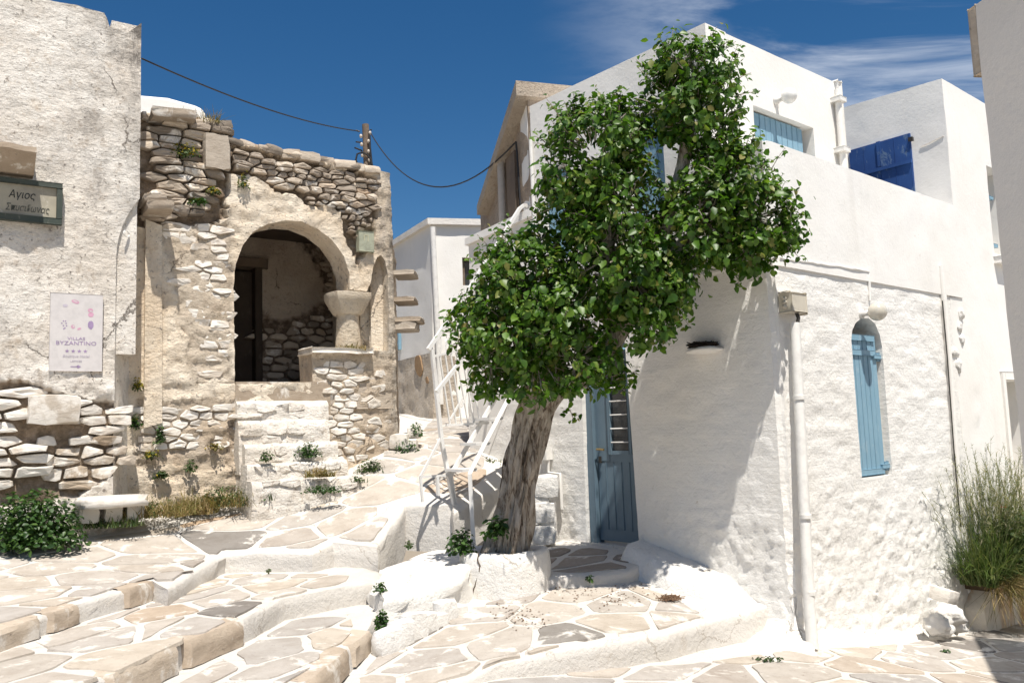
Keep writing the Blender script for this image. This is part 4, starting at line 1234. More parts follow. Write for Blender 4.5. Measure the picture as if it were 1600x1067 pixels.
a_z = PZ(.945); flat('arrow', [(PU(.40), a_z - .004), (PU(.54), a_z - .004), (PU(.54), a_z - .016), (PU(.60), a_z), (PU(.54), a_z + .016), (PU(.54), a_z + .004), (PU(.40), a_z + .004)], PURPLE, PO, d=pd)
def oval(x, y, rx, ry, mat, rot=0, k=0):
    pts = []
    for i in range(14):
        a = 2 * math.pi * i / 14; r = 1 + .15 * nz(math.cos(a) * 2, math.sin(a) * 2, k + x * 9)
        X, Y = rx * r * math.cos(a), ry * r * math.sin(a); pts.append((PU(x) + X * math.cos(rot) - Y * math.sin(rot), PZ(y) + X * math.sin(rot) + Y * math.cos(rot)))
    flat('print_mark', pts, mat, PO, d=pd + .0004 * k)
oval(.47, .105, .034, .016, PINK, -.25); oval(.47, .10, .02, .005, POSTER, -.25, 1)
oval(.76, .21, .022, .02, PINK); oval(.77, .265, .024, .022, PINK, .4); oval(.77, .22, .012, .006, POSTER, 0, 1)
oval(.77, .40, .024, .04, PURPLE); oval(.43, .43, .016, .018, PINK, .3); oval(.44, .425, .007, .008, POSTER, 0, 1); oval(.55, .455, .018, .009, PINK, .4); oval(.28, .16, .02, .014, LILAC)
for x, y in ((.25, .36), (.22, .39), (.30, .39), (.25, .42), (.31, .42), (.28, .45), (.26, .46), (.29, .36)): oval(x, y, .006, .006, PURPLE)

# ring on the chamfer
rc = FO.uz(193, 371, .2); RG = []
for k in range(17):
    a = 2 * math.pi * k / 16; RG.append(FO.pt(rc[0] + .03 * math.cos(a), rc[1] + .03 * math.sin(a), .36 - .03 * math.cos(a)))
tagged(put('wall_ring', mesh_of('wall_ring', *tube_data(RG, .006, 6), PVC, True)), 'small white ring fixed on the chamfered corner above the poster', 'ring')
# stone bench by the old house
bu0, bz0 = FO.uz(126, 792, D1 + .28); bu1, _ = FO.uz(229, 792, D1 + .28)
sb = thing('stone_bench', 'long pale flat stone slab on small stones at the foot of the old wall', 'bench', FO.pt((bu0 + bu1) / 2, .95, D1 + .2))
def bench_slab():
    bm = stone_mesh(4, .8)
    for v in bm.verts:
        p = v.co; v.co = FO.pt((bu0 + bu1) / 2 + p.x * (bu1 - bu0) * 1.05, bz0 + .02 + p.z * .10 + .012 * fbm(p.x * 3, p.y * 3, 1, 2), D1 + .14 + p.y * .38)
    bmesh.ops.recalc_face_normals(bm, faces=bm.faces)
    return bm_mesh('slab', bm, ST_WHITE, True)
put('slab', bench_slab(), sb)
for du, s_ in ((-.17, 2), (.02, 6), (.2, 9)):
    o_ = put('support_stone', pool(ST_WHITE, .8)[s_], sb, loc=FO.pt((bu0 + bu1) / 2 + du, bz0 - .09, D1 + .06)); o_.rotation_euler = FO.mat().to_euler(); o_.scale = (.15, .13, .2)

# ------------------------------------------------------------------ ruined arcade house
RH = thing('ruined_house', 'ruined rubble and plaster house with an open arch, marble column and steps', 'house', FO.pt(0, 1.1))
topo = FO.poly([(200, 178), (250, 184), (300, 186), (330, 192), (352, 200), (356, 221), (390, 229), (430, 236), (475, 246), (520, 256), (552, 268), (590, 265), (611, 270)])
hole = FO.poly([(490, 597), (367, 600), (366, 520), (365, 450), (369, 412), (380, 382), (396, 362), (418, 350), (445, 345), (470, 347), (497, 358), (520, 376), (537, 400), (547, 428), (548, 452), (574, 455), (580, 440), (584, 416), (590, 402), (596, 398), (602, 406), (606, 425), (607, 470), (607, 548), (540, 549), (487, 548)])
uR = 1.31
outl = [(-2.0, .5), (uR + .03, .9), (uR + .01, 3), (uR - .01, topo[-1][1])] + list(reversed(topo[:-1])) + [(-2.0, topo[0][1])]
outl = [(-2.0, .5), (uR + .03, .9), (uR - .02, topo[-1][1])] + [p for p in reversed(topo[1:-1])] + [(-2.0, topo[0][1])]
regs = [FO.poly(q) for q in (
    [(200, 175), (355, 190), (358, 222), (552, 268), (590, 275), (585, 330), (560, 345), (540, 330), (510, 318), (470, 312), (440, 300), (400, 275), (360, 268), (352, 340), (300, 350), (200, 352)],
    [(540, 320), (588, 300), (584, 372), (560, 410), (535, 360)],
    [(243, 340), (362, 350), (362, 590), (300, 600), (270, 440)],
    [(215, 626), (372, 622), (365, 735), (215, 730)],
    [(480, 555), (615, 552), (618, 720), (510, 735), (497, 640)])]
def inreg(u, z):
    a, b_ = u + .07 * nz(u, z, 0, 4.5), z + .07 * nz(u, z, 4, 4.5)
    for i, q in enumerate(regs):
        if pin(a, b_, q): return i + 1
    return 0
def rd_o(u, z):
    v = .022 * fbm(u, z, 21, 1.7) + .018 * fbm(u, z, 24, 5.5) + .012 * fbm(u, z, 29, 15) + .016 * fbm(u * .8, z * 2.4, 33, 4.5) * (1.5 if z < 2.4 else 1)
    r = inreg(u, z)
    if r in (1, 2): v += -.08 + .025 * fbm(u, z, 41, 16)
    elif r: v += -.02 + .012 * fbm(u, z, 41, 16)
    if u > 1.22: v -= ((u - 1.22) / .12) ** 2 * .05
    if z < 1.9: v += .035 * abs(fbm(u, z, 31, 4))
    return v
def mk_o(u, z):
    r = inreg(u, z); return {0: 0, 1: 1, 2: .9, 3: .4, 4: .5, 5: .4}[r]
slab('wall', FO, outl, PL2, RH, [hole], .42, .034, rd_o, mask=mk_o, grime=lambda u, z: max(0, min(1, (u - 1.02) / .25)) * .75 + max(0, min(1, 1 - abs(u + .62) / .05)) * .3)
fbox('roof', FO, -2.0, uR - .05, 4.62, 4.74, -3.2, -.2, PL2, RH, .02)
# exposed stones
hP = [hole]
n1 = rubble(RH, FO, FO.poly([(226, 186), (352, 202), (357, 228), (360, 262), (350, 300), (300, 345), (230, 345)]), .085, ST_DARK, 41, -.06, (.04, .12), .014, 2.9, rough=.025)
n2 = rubble(RH, FO, FO.poly([(356, 230), (552, 274), (590, 285), (588, 320), (575, 345), (545, 330), (500, 305), (450, 296), (400, 272), (358, 258)]), .066, ST_DARK, 42, -.06, (.04, .11), .012, 2.5, rough=.025)
n2 += rubble(RH, FO, FO.poly([(470, 300), (520, 312), (560, 330), (584, 330), (578, 372), (556, 372), (530, 330), (480, 318)]), .06, ST_DARK, 43, -.05, (.04, .09), .022, 1.6)
n3 = rubble(RH, FO, FO.poly([(305, 350), (358, 356), (362, 470), (363, 592), (322, 600), (310, 500), (296, 420)]), .082, ST_LIME, 44, -.04, (.015, .045), .012, 2.4, skip=.12)
n3 += rubble(RH, FO, FO.poly([(246, 346), (305, 350), (298, 430), (305, 500), (262, 430)]), .12, ST_LIME, 45, -.05, (.01, .045), .012, 2.5, skip=.3)
n4 = rubble(RH, FO, FO.poly([(218, 628), (368, 630), (366, 712), (320, 700), (218, 708)]), .09, ST_LIME, 46, -.04, (.025, .05), .014, 1.9)
n5 = rubble(RH, FO, FO.poly([(494, 562), (560, 558), (566, 600), (566, 715), (530, 728), (510, 690), (500, 640)]), .078, ST_LIME, 47, -.035, (.02, .05), .012, 2.3)
n5 += rubble(RH, FO, FO.poly([(566, 560), (602, 556), (606, 640), (606, 715), (568, 715)]), .10, ST_LIME, 48, -.05, (.015, .05), .012, 1.8, skip=.25)
for k in range(26):
    t_ = k / 25; px_ = 232 + 345 * t_; py_ = (186 + (px_ - 232) * .12 if px_ < 352 else 224 + (px_ - 352) * .205) - 2
    o_ = put('stone', pool(ST_DARK, .62)[k % 14], RH, loc=FO.pt(*FO.uz(px_, py_, -.08), -.10 - .06 * R.random())); o_.rotation_euler = (FO.mat() @ Matrix.Rotation(R.uniform(-.2, .2), 4, 'Z')).to_euler(); o_.scale = (R.uniform(.14, .30), R.uniform(.06, .11), R.uniform(.2, .3))
o_ = put('stone', pool(ST_SLAB, .9)[2], RH, loc=FO.pt(*FO.uz(337, 240), .03)); o_.rotation_euler = (FO.mat() @ Matrix.Rotation(.05, 4, 'Z')).to_euler(); o_.scale = (.26, .36, .14)
for px_, py_, w_, h_, d_ in ((233, 322, .22, .07, .16), (240, 334, .26, .09, .2), (268, 186, .45, .10, .0)):
    o_ = put('stone', pool(ST_SLAB, .8)[5], RH, loc=FO.pt(*FO.uz(px_, py_), d_)); o_.rotation_euler = (FO.mat() @ Matrix.Rotation(.08, 4, 'Z')).to_euler(); o_.scale = (w_, h_, .4)
# pilaster strip beside the old house
slab('pilaster', FO, [(FO.uz(226, 480)[0], 1.9), (FO.uz(254, 480)[0], 1.95), (FO.uz(252, 360)[0], FO.uz(240, 345)[1] - .05), (FO.uz(226, 400)[0], FO.uz(240, 345)[1])], PL2, RH, [], .12, .04, lambda u, z: .012 * fbm(u, z, 3, 4), d0=.035)
# arch moulding: thin raised band round the arch
band = FO.poly([(366, 450), (369, 412), (380, 382), (396, 362), (418, 350), (445, 345), (470, 347), (497, 358), (520, 376), (537, 400), (547, 428), (549, 452)])
# porch interior
FBK = Frame(FO.pt(0, 0, -1.75).xy.to_3d(), TL)
bd0, bd1 = FBK.uz(352, 420), FBK.uz(404, 420)
zfl = 2.36
dh = [(-1.15, zfl - .1), (bd1[0], zfl - .1), (bd1[0], bd1[1]), (-1.15, bd1[1] + .02)]
regI = FBK.poly([(400, 480), (440, 500), (480, 480), (560, 470), (560, 610), (390, 610)])
regI2 = FBK.poly([(380, 330), (500, 335), (520, 420), (510, 460), (490, 400), (470, 370), (400, 362)])
def mk_i(u, z):
    a, b_ = u + .1 * nz(u, z, 0, 4), z + .1 * nz(u, z, 4, 4); return 1.0 if pin(a, b_, regI) or pin(a, b_, regI2) else 0.0
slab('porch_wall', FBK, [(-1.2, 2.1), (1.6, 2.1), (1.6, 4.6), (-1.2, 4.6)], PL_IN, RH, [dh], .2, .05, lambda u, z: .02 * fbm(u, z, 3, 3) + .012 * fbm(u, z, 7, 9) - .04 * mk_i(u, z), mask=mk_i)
rubble(RH, FBK, FBK.poly([(404, 500), (440, 515), (480, 495), (530, 500), (530, 600), (404, 600)]), .10, ST_DARK, 51, -.06, (.03, .08), .022, 1.9, skip=.05)
rubble(RH, FBK, FBK.poly([(500, 400), (545, 420), (545, 500), (510, 470)]), .09, ST_DARK, 52, -.06, (.03, .07), .022, 1.7, skip=.1)
fbox('porch_floor', FO, -.95, 1.25, zfl - .3, zfl, -1.76, -.02, ST_SLAB, RH, .01)
fbox('porch_ceiling', FO, -1.3, 1.32, 4.35, 4.45, -1.8, -.3, OLDWOOD, RH, .01)
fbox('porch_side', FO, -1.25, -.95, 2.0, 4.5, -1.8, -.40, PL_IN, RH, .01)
fbox('porch_side', FO, 1.24, 1.34, 1.5, 4.7, -1.9, -.32, PL2, RH, .01)
fbox('niche_back', FO, .98, 1.3, 2.5, 4.0, -.34, -.28, PL2, RH, .004)
fbox('dark_backing', FBK, -1.25, bd1[0] + .1, zfl - .2, bd1[1] + .2, -.26, -.205, OLDWOOD, RH, .004)  # dark panel added behind the porch door, keeps sky out of the gap
dr = fbox('door', FBK, -1.1, bd1[0] - .06, zfl, bd1[1] - .03, -.14, -.09, OLDWOOD, RH, .004)
for k in range(3):
    w_ = (bd1[0] - .06 + 1.1) / 3; fbox('plank', FBK, -1.1 + w_ * k + .005, -1.1 + w_ * (k + 1) - .005, zfl + .02, bd1[1] - .05, -.09, -.07, OLDWOOD, dr, .004)
fbox('door_frame', FBK, bd1[0] - .06, bd1[0] + .03, zfl, bd1[1], -.1, .05, OLDWOOD, RH, .008)
fbox('lintel', FBK, -1.15, bd1[0] + .1, bd1[1], bd1[1] + .12, -.12, .06, GREYWOOD, RH, .01)
# column with capital
cu_, cz0 = FO.uz(555, 548); cz1 = FO.uz(556, 490)[1]; cz2 = FO.uz(556, 456)[1]
MARBLE = m_oldplaster('weathered_marble', light=(.64, .56, .45), mid=(.56, .46, .34), stain=.25, crack=0, spots=.3)
def lathe(name, c, prof, seg, mat, parent, sq=0.0):
    V, F = [], []
    for r, z in prof:
        for k in range(seg):
            a = 2 * math.pi * (k + .5) / seg; x, y = math.cos(a), math.sin(a)
            if sq:
                m_ = max(abs(x), abs(y)); f = (1 - sq) + sq / m_; x, y = x * f, y * f
            V.append(FO.pt(c[0] + r * x, z, c[1] + r * y))
    n = len(prof)
    for i in range(n - 1):
        for k in range(seg):
            a, b_ = i * seg + k, i * seg + (k + 1) % seg; F.append((b_, a, a + seg, b_ + seg))
    F.append(tuple(range(seg))); F.append(tuple(reversed(range((n - 1) * seg, n * seg))))
    bm = bmesh.new(); bv = [bm.verts.new(v) for v in V]
    for f in F: bm.faces.new([bv[i] for i in f])
    bmesh.ops.recalc_face_normals(bm, faces=bm.faces)
    me = bm_mesh(name, bm, mat, True); me.set_sharp_from_angle(angle=math.radians(35)); return put(name, me, parent)
colm = lathe('column', (cu_, -.20), [(.150, cz0 - .05), (.142, cz0 + .2), (.128, cz1 - .02), (.132, cz1)], 28, MARBLE, RH)
lathe('capital', (cu_, -.20), [(.140, cz1 + .002), (.165, cz1 + .03), (.235, cz2 - .09), (.25, cz2 - .05), (.25, cz2 + .0)], 36, MARBLE, colm, .45)
fbox('parapet_ledge', FO, FO.uz(484, 548)[0], FO.uz(578, 548)[0], cz0 - .035, cz0 + .02, -.36, .07, ST_WHITE, RH, .015, wob=.012, sub=.12)
STEPM = m_oldplaster('limed_step', light=(.82, .775, .71), mid=(.75, .685, .60), stain=.25, crack=.3, spots=.8)
# steps of the porch
steps = [(600, 624, 368, 516, .00), (626, 655, 372, 514, .09), (656, 690, 374, 516, .19), (692, 720, 384, 530, .31), (722, 742, 388, 545, .44), (748, 768, 396, 566, .62)]
for i, (ya, yb, xa, xb, d_) in enumerate(steps):
    ua = FO.uz(xa, ya, d_)[0]; ub = FO.uz(xb, ya, d_)[0]; za = FO.uz((xa + xb) / 2, ya, d_)[1]
    if i == 0: za = zfl + .004
    sq_ = [(ua - .03 * (i > 3), za - .55)] + [(ub + .03 * (i > 3), za - .55)] + [(ub - (ub - ua) * k / 12 , za + (.012 * nz(k * .7, i * 3.1) if i else 0)) for k in range(13)]
    slab('step', FO, sq_, STEPM if i else ST_SLAB, RH, [], d_ + .5, .045, (lambda u, z, i=i, zt_=za, uc_=(ua + ub) / 2, hw_=(ub - ua) / 2: (.022 * fbm(u, z * 1.6, i * 5, 4) + .012 * fbm(u, z, i, 12) - .045 * max(0, (z - zt_ + .06) / .06) ** 2 + .05 * max(0, zt_ - .15 - z) - .03 * abs(fbm(u * .7, z * 2, i * 3, 3)) - .10 * max(0, abs(u - uc_) / hw_ - .8))) if i else (lambda u, z: .006 * fbm(u, z, 2, 8)), d0=d_)
for i, (xa, xb, ya, yb, d_) in enumerate(((385, 500, 634, 652, .10), (385, 500, 664, 688, .20), (400, 525, 697, 719, .32), (400, 540, 726, 742, .45), (405, 560, 752, 772, .63))):
    rubble(RH, FO, FO.poly([(xa, ya), (xb, ya), (xb, yb), (xa, yb)], d_), .085, STEPM, 60 + i, d_ - .02, (.005, .03), .012, 2.6, skip=.35)
# low lean-to wall and projecting slabs at the far corner
FE = Frame(FO.pt(uR, 0, -.1).xy.to_3d(), (-.10, 1), False)
if FE.n.x < 0: FE = Frame(FO.pt(uR, 0, -.1).xy.to_3d(), (-.10, 1), True)
slab('end_wall', FE, [(0, 1.2), (1.6, 1.4), (1.6, 4.15), (.7, 4.2), (0, 4.5)], PL2, RH, [], .25, .06, lambda u, z: .03 * fbm(u, z, 2, 5), mask=lambda u, z: .8)
for px_, py_, w_, h_ in ((634, 430, .34, .06), (634, 471, .34, .06), (636, 502, .5, .06), (632, 512, .42, .09)):
    o_ = put('stone', pool(ST_SLAB, .8)[7], RH, loc=aty(px_, py_, 10.35)); o_.scale = (w_ * .8, .45, h_)
# bracing rocks at the foot
for k, (px_, py_, s_) in enumerate(((628, 690, .22), (640, 700, .26), (618, 715, .2), (600, 735, .18), (560, 742, .14), (652, 676, .16))):
    p = onz(px_, py_ + 6, path_z(*xy(px_, py_, 1.5)) if False else 1.5); u_, z_ = FO.uz(px_, py_, .12)
    o_ = put('stone', pool(ST_WHITE, .6)[k], RH, loc=FO.pt(u_, z_, .05)); o_.scale = (s_, s_ * .8, s_ * .8)
# plaque
PQ = thing('plaque', 'small greenish marble plaque beside the arch of the ruined house', 'plaque', FO.pt(*FO.uz(572, 378), 0))
pa = FO.uz(560, 360, .04); pb = FO.uz(584, 394, .04)
fbox('tablet', FO, pa[0], pb[0], pb[1], pa[1], -.03, .045, m_plain('green_marble', (.36, .37, .28), .5, var=.3), PQ, .008)
text('lettering', '\u03a0', FO, (pa[0] + pb[0]) / 2, (pa[1] + pb[1]) / 2 + .03, .0465, .10, m_plain('faint_gilt', (.46, .44, .30), .5), PQ, 0, .001, 'CENTER')

# white vaulted house behind
VH = thing('white_house', 'white house with rounded parapet rising behind the ruined house', 'house', (-6, 13, 4.5))
vy = 12.0
def vprof():
    pts = [(220, 230), (220, 144), (262, 152), (305, 164), (316, 169), (322, 180), (323, 230)]
    P0 = [aty(x, y, vy) for x, y in pts]; P0[0].x -= 1.5; P0[1].x -= 1.5; P0[1].z += .15
    return P0
o_ = prism('wall', vprof(), Vector((-.9, 2.5, 0)), WHITE, VH)
md = o_.modifiers.new('bevel', 'BEVEL'); md.width = .05; md.segments = 3

# past the 260 largest, the ruined house's facing stones become one part per material
def merge_small(thing_, keep):
    L = sorted(RUB[thing_.name], key=lambda q: -q[0]); groups = {}
    for _, o in L[keep:]: groups.setdefault(o.data.materials[0].name, []).append(o)
    for mn, obs in groups.items():
        V, F = [], []
        for o in obs:
            b0 = len(V); off = o.location + _base[thing_.name]
            V += [v.co + off for v in o.data.vertices]; F += [tuple(b0 + i for i in q.vertices) for q in o.data.polygons]
        put('small_stones', mesh_of('small_stones', V, F, bpy.data.materials[mn]), thing_, kind='stuff')
        for o in obs: me = o.data; bpy.data.objects.remove(o); bpy.data.meshes.remove(me)
merge_small(RH, 258)

# ------------------------------------------------------------------ pole and cables
PY = 14.5
pb_, pt_ = aty(576, 300, PY), aty(571, 195, PY)
UP = thing('utility_pole', 'weathered wooden utility pole with insulators behind the ruined house', 'utility pole', (pb_.x, PY, 2))
dirp = (pt_ - pb_)
tube('pole', [pb_ - dirp * 1.2, pb_, pt_], [.085, .075, .06], GREYWOOD, UP, 10)
def PP(px, py, dy=0): return aty(px, py, PY + dy)
for k, (x, y) in enumerate(((564, 213), (565, 226), (566, 243), (578, 208), (576, 221), (576, 237), (577, 250))):
    sphere('insulator', PP(x, y, -.08), .028, m_plain('porcelain', (.55, .48, .40), .3) if k == 0 else bpy.data.materials['porcelain'], UP, (1, 1, 1.3), 10)
for a_, b_ in (((562, 206), (556, 204)), ((565, 223), (556, 222)), ((566, 236), (554, 231)), ((578, 204), (581, 203))):
    tube('bracket', [PP(*a_, -.05), PP(*b_, -.05)], .014, IRON, UP, 6)
tube('cable_loop', [PP(x, y, -.1) for x, y in ((560, 262), (556, 250), (558, 241), (566, 238), (574, 242), (580, 250), (583, 266), (583, 290))], .017, CABLE, UP, 6)
tube('riser_cable', [PP(x, y, -.08) for x, y in ((577, 205), (578, 230), (580, 250), (583, 290))], .02, CABLE, UP, 6)
def sag(a, b, s, n=24): return [a.lerp(b, i / n) - Z * (s * 4 * (i / n) * (1 - i / n)) for i in range(n + 1)]
wa = FO.pt(*FO.uz(222, 92, 0.1), .1)
c1 = put('cable', mesh_of('cable', *tube_data(sag(wa, PP(559, 205, -.05), .12), .010, 6), CABLE, True)); tagged(c1, 'thin black cable running from the old house up to the utility pole', 'cable')
wg = FG.pt(*FG.uz(806, 222, .05), .05)
c2 = put('cable', mesh_of('cable', *tube_data(sag(PP(579, 208, -.05), wg, .74), .010, 6), CABLE, True)); tagged(c2, 'black cable sagging from the utility pole to the shed-roofed house', 'cable')
tube('cable_drop', [wg, FG.pt(*FG.uz(808, 240, .03), .03), FG.pt(*FG.uz(814, 330, .03), .03)], .012, CABLE, GH, 6)

# ------------------------------------------------------------------ fittings on the white house
def lamp(fr, px, py, label, r, out_, group='round wall lamps'):
    u, z = fr.uz(px, py, out_)
    t = thing('wall_lamp', label, 'lamp', fr.pt(u, z, 0), group)
    V, F = tube_data([fr.pt(u, z, -.01), fr.pt(u, z, .02), fr.pt(u, z, .022), fr.pt(u, z, out_ - r * .6)], [.042, .042, .026, .030], 14)
    put('base', mesh_of('base', V, F, PVC, True), t)
    sphere('globe', fr.pt(u, z, out_), r, GLASSW if r < .08 else GLOBE, t, seg=24)
lamp(FU, 1233, 150, 'round white wall lamp above the pale blue upper shutter of the corner house', .075, .15)
lamp(FR, 1371, 487, 'round globe lamp on the rippled wall just above the narrow arched window', .085, .16)
MB = thing('meter_box', 'beige electrical box at the top of a white conduit on the house corner', 'electrical box', FR.pt(.3, 2.6))
mu0, mz1 = FR.uz(1233, 456, .11); mu1, mz0 = FR.uz(1260, 490, .11)
fbox('case', FR, mu0, mu1, mz0, mz1, .02, .11, BEIGE_P, MB, .012, 3); fbox('cover', FR, mu0 + .008, mu1 - .008, mz0 + .008, mz1 - .008, .11, .122, BEIGE_P, MB, .006)
for k in range(3):
    zc_ = mz1 - .05 - k * (mz1 - mz0 - .1) / 2; V, F = tube_data([FR.pt(mu0 + .01, zc_, .065), FR.pt(mu0 - .018, zc_, .065)], .02, 12); put('gland', mesh_of('gland', V, F, BEIGE_P, True), MB)
cp = [FR.uz(x, y, .06) for x, y in ((1242, 505), (1250, 660), (1258, 820), (1264, 940), (1271, 1012))]
CD = thing('conduit_pipe', 'white plastic conduit pipe standing against the house corner below the beige box', 'pipe', FR.pt(cp[-1][0], 0, .06))
cp = [FR.uz(x, y, dd_) for (x, y), dd_ in zip(((1242, 505), (1250, 660), (1258, 820), (1264, 940), (1270, 1012)), (.07, .10, .13, .16, .18))]
tube('pipe', [FR.pt(u, z, dd_) for (u, z), dd_ in zip(cp, (.07, .10, .13, .16, .18))], [.042, .042, .043, .045, .045], PVC, CD, 14)
for z in (1.92, .98, .40):
    q_ = (cp[0][1] - z) / (cp[0][1] - cp[-1][1]); cu__ = cp[0][0] + (cp[-1][0] - cp[0][0]) * q_; cd__ = .07 + .11 * q_
    tube('collar', [FR.pt(cu__, z, cd__), FR.pt(cu__, z + .03, cd__)], .049, PVC, CD, 14)
tube('wire', [FR.pt(cp[0][0], mz0 + .01, .09), FR.pt(cp[0][0] + .01, (mz0 + cp[0][1]) / 2, .10), FR.pt(cp[0][0], cp[0][1] - .02, .09)], .016, IRON, CD, 6)
# little sooty ledge
NS = thing('wall_ledge', 'small white ledge with blackened sooty twigs on the door wall right of the tree', 'ledge', FL.pt(*FL.uz(1098, 542), 0))
lu, lz = FL.uz(1098, 545, .08)
lump('shelf', FL, lu, lz - .01, .06, .16, .035, .13, WHITE, NS, 3, .2)
SOOT = m_plain('soot', (.03, .024, .02), .95, .1, bump=.8)
lump('burnt_clump', FL, lu, lz + .035, .07, .14, .028, .09, SOOT, NS, 8, .6)
nb = Bag()
for k in range(26):
    a = R.uniform(-.14, .14); nb.tube([FL.pt(lu + a, lz + .03, .02 + R.random() * .12), FL.pt(lu + a + R.uniform(-.06, .06), lz + .045 + R.random() * .02, .02 + R.random() * .14)], .005, 4)
put('twig', nb.mesh('twig', SOOT), NS, kind='stuff')
# water pipe left of the door
WP = thing('water_pipe', 'thin white water pipe with meter on the wall left of the blue door', 'pipe', FL.pt(2.8, .9))
wpp = [FL.uz(x, y, .03) for x, y in ((859, 712), (859, 738), (878, 740), (880, 795))]
tube('pipe', [FL.pt(u, z, .05) for u, z in wpp], .017, PVC, WP, 8); fbox('meter', FL, wpp[0][0] - .02, wpp[0][0] + .10, wpp[0][1] - .03, wpp[0][1] + .06, .01, .10, PVC, WP, .01)

# ------------------------------------------------------------------ white bench wall, planter, rocks
BW = thing('masonry_bench', 'low whitewashed masonry bench between the steps and the round planter', 'bench', (-.8, 6.8, .3))
bw_top = rbf([(*xy(601, 930, .55), .55), (*xy(705, 887, .6), .62), (-.55, 7.3, .64), (-1.2, 7.5, .56), (-.5, 6.95, .60)])
bpoly = [xy(601, 930, .55), (-.78, 6.78), (-.53, 6.98), (-.40, 7.3), (-.45, 8.0), (-.75, 8.4), (-1.25, 7.8), (-1.22, 7.1)]
ob = patch('top', bpoly, bw_top, WHITE_L, .07, .45, .012, .05, .04); ob.parent = BW; ob.location = -_base[BW.name]; del ob['kind']
for k in range(7):
    p = Vector((*lerp2(xy(603, 985, .4), (-.5, 6.9), k / 6.5), 0)); o_ = put('face_stone', pool(WHITE_L, .5)[k], BW, loc=(p.x + .02, p.y - .02, .30 + .06 * R.random())); o_.scale = (R.uniform(.14, .24), R.uniform(.10, .16), R.uniform(.14, .26)); o_.rotation_euler = (0, 0, .8)
PC = Vector((-.13, 7.52, 0)); PR = .385
PLN = thing('planter', 'round whitewashed masonry planter with a crack around the tree base', 'planter', (PC.x, PC.y, .38))
def planter():
    V, F = [], []; seg = 56
    prof = [(PR - .13, .55), (PR - .10, .70), (PR - .06, .735), (PR - .02, .73), (PR, .69), (PR + .012, .58), (PR + .015, .45), (PR + .03, .30)]
    for r, z in prof:
        for k in range(seg):
            a = 2 * math.pi * k / seg; x, y = math.cos(a), math.sin(a)
            q = r + .016 * fbm(x * .5, y * .5, z, 4)
            V.append((PC.x + q * x, PC.y + q * y, z + .012 * nz(x, y, 0, 2)))
    n = len(prof)
    for i in range(n - 1):
        for k in range(seg):
            a, b_ = i * seg + k, i * seg + (k + 1) % seg; F.append((a + seg, b_ + seg, b_, a))
    return mesh_of('wall', V, F, WHITE_L, True)
put('wall', planter(), PLN)
bm = bmesh.new(); bmesh.ops.create_circle(bm, cap_ends=True, radius=PR - .1, segments=30); bmesh.ops.translate(bm, verts=bm.verts, vec=(PC.x, PC.y, .67)); put('soil', bm_mesh('soil', bm, m_plain('soil', (.12, .085, .055), .95, .1, bump=.8)), PLN)
ck = []
for k in range(16):
    t = k / 15; a = math.radians(234 + 5 * math.sin(t * 5) + 3 * nz(t * 9, 1)); r = PR + .014 - (.04 if t == 0 else 0); ck.append((PC.x + r * math.cos(a), PC.y + r * math.sin(a), .74 - .36 * t))
tube('crack', ck, [.004 + .008 * t_ / 15 for t_ in range(16)], m_plain('crack_brown', (.10, .07, .045), .95, .1), PLN, 5)
RK = thing('rock_pile', 'whitewashed rocks stacked in the shade between tree trunk and water pipe', 'rocks', (.2, 8.6, .6))
for k, (x, y, s_) in enumerate(((853, 760, .26), (848, 800, .26), (850, 835, .24), (842, 780, .2), (856, 815, .16))):
    p = aty(x, y, 8.7); o_ = put('rock', pool(WHITE_L, .5)[k], RK, loc=p); o_.scale = (s_, s_ * .9, s_ * .85)

# ------------------------------------------------------------------ steel stair
G0 = onz(713, 804, .94)
FT = Frame((G0.x, G0.y), B)                      # guard side
ST = thing('metal_staircase', 'steep white painted steel staircase with railings left of the tree', 'staircase', (G0.x, G0.y, .9))
def rail(name, pts, r=.014, d=0.0, seg=4, parent=ST):
    q = [FT.pt(*FT.uz(x, y, d), d) for x, y in pts]
    V, F = tube_data(q, r * 1.25 if seg == 4 else r, seg); return put(name, mesh_of(name, V, F, METALW, seg > 4), parent)
W_ = .34
# near stringer and its leg, far stringer, treads
rail('stringer', [(741, 866), (734, 740), (741, 725), (790, 631), (832, 545)], .022, W_)
rail('stringer', [(717, 830), (704, 742), (749, 665), (800, 578)], .020, 0.0)
near = [FT.uz(x, y, W_) for x, y in ((734, 740), (741, 725), (790, 631), (850, 515))]
far = [FT.uz(x, y, 0) for x, y in ((704, 742), (749, 665), (830, 526))]
def on_line(L, z):
    for (u0, z0), (u1, z1) in zip(L, L[1:]):
        if z0 <= z <= z1: return u0 + (u1 - u0) * (z - z0) / max(1e-6, z1 - z0)
    (u0, z0), (u1, z1) = L[-2:]; return u0 + (u1 - u0) * (z - z0) / (z1 - z0)
zs_ = near[0][1] + .02
for k in range(7):
    z = zs_ + .245 * k; un, uf = on_line(near, z), on_line(far, z)
    P_ = [FT.pt(uf - .10, z, .0), FT.pt(un - .10, z, W_), FT.pt(un + .08, z, W_), FT.pt(uf + .08, z, .0)]
    prism('tread', P_, Vector((0, 0, .028)), METALW, ST)
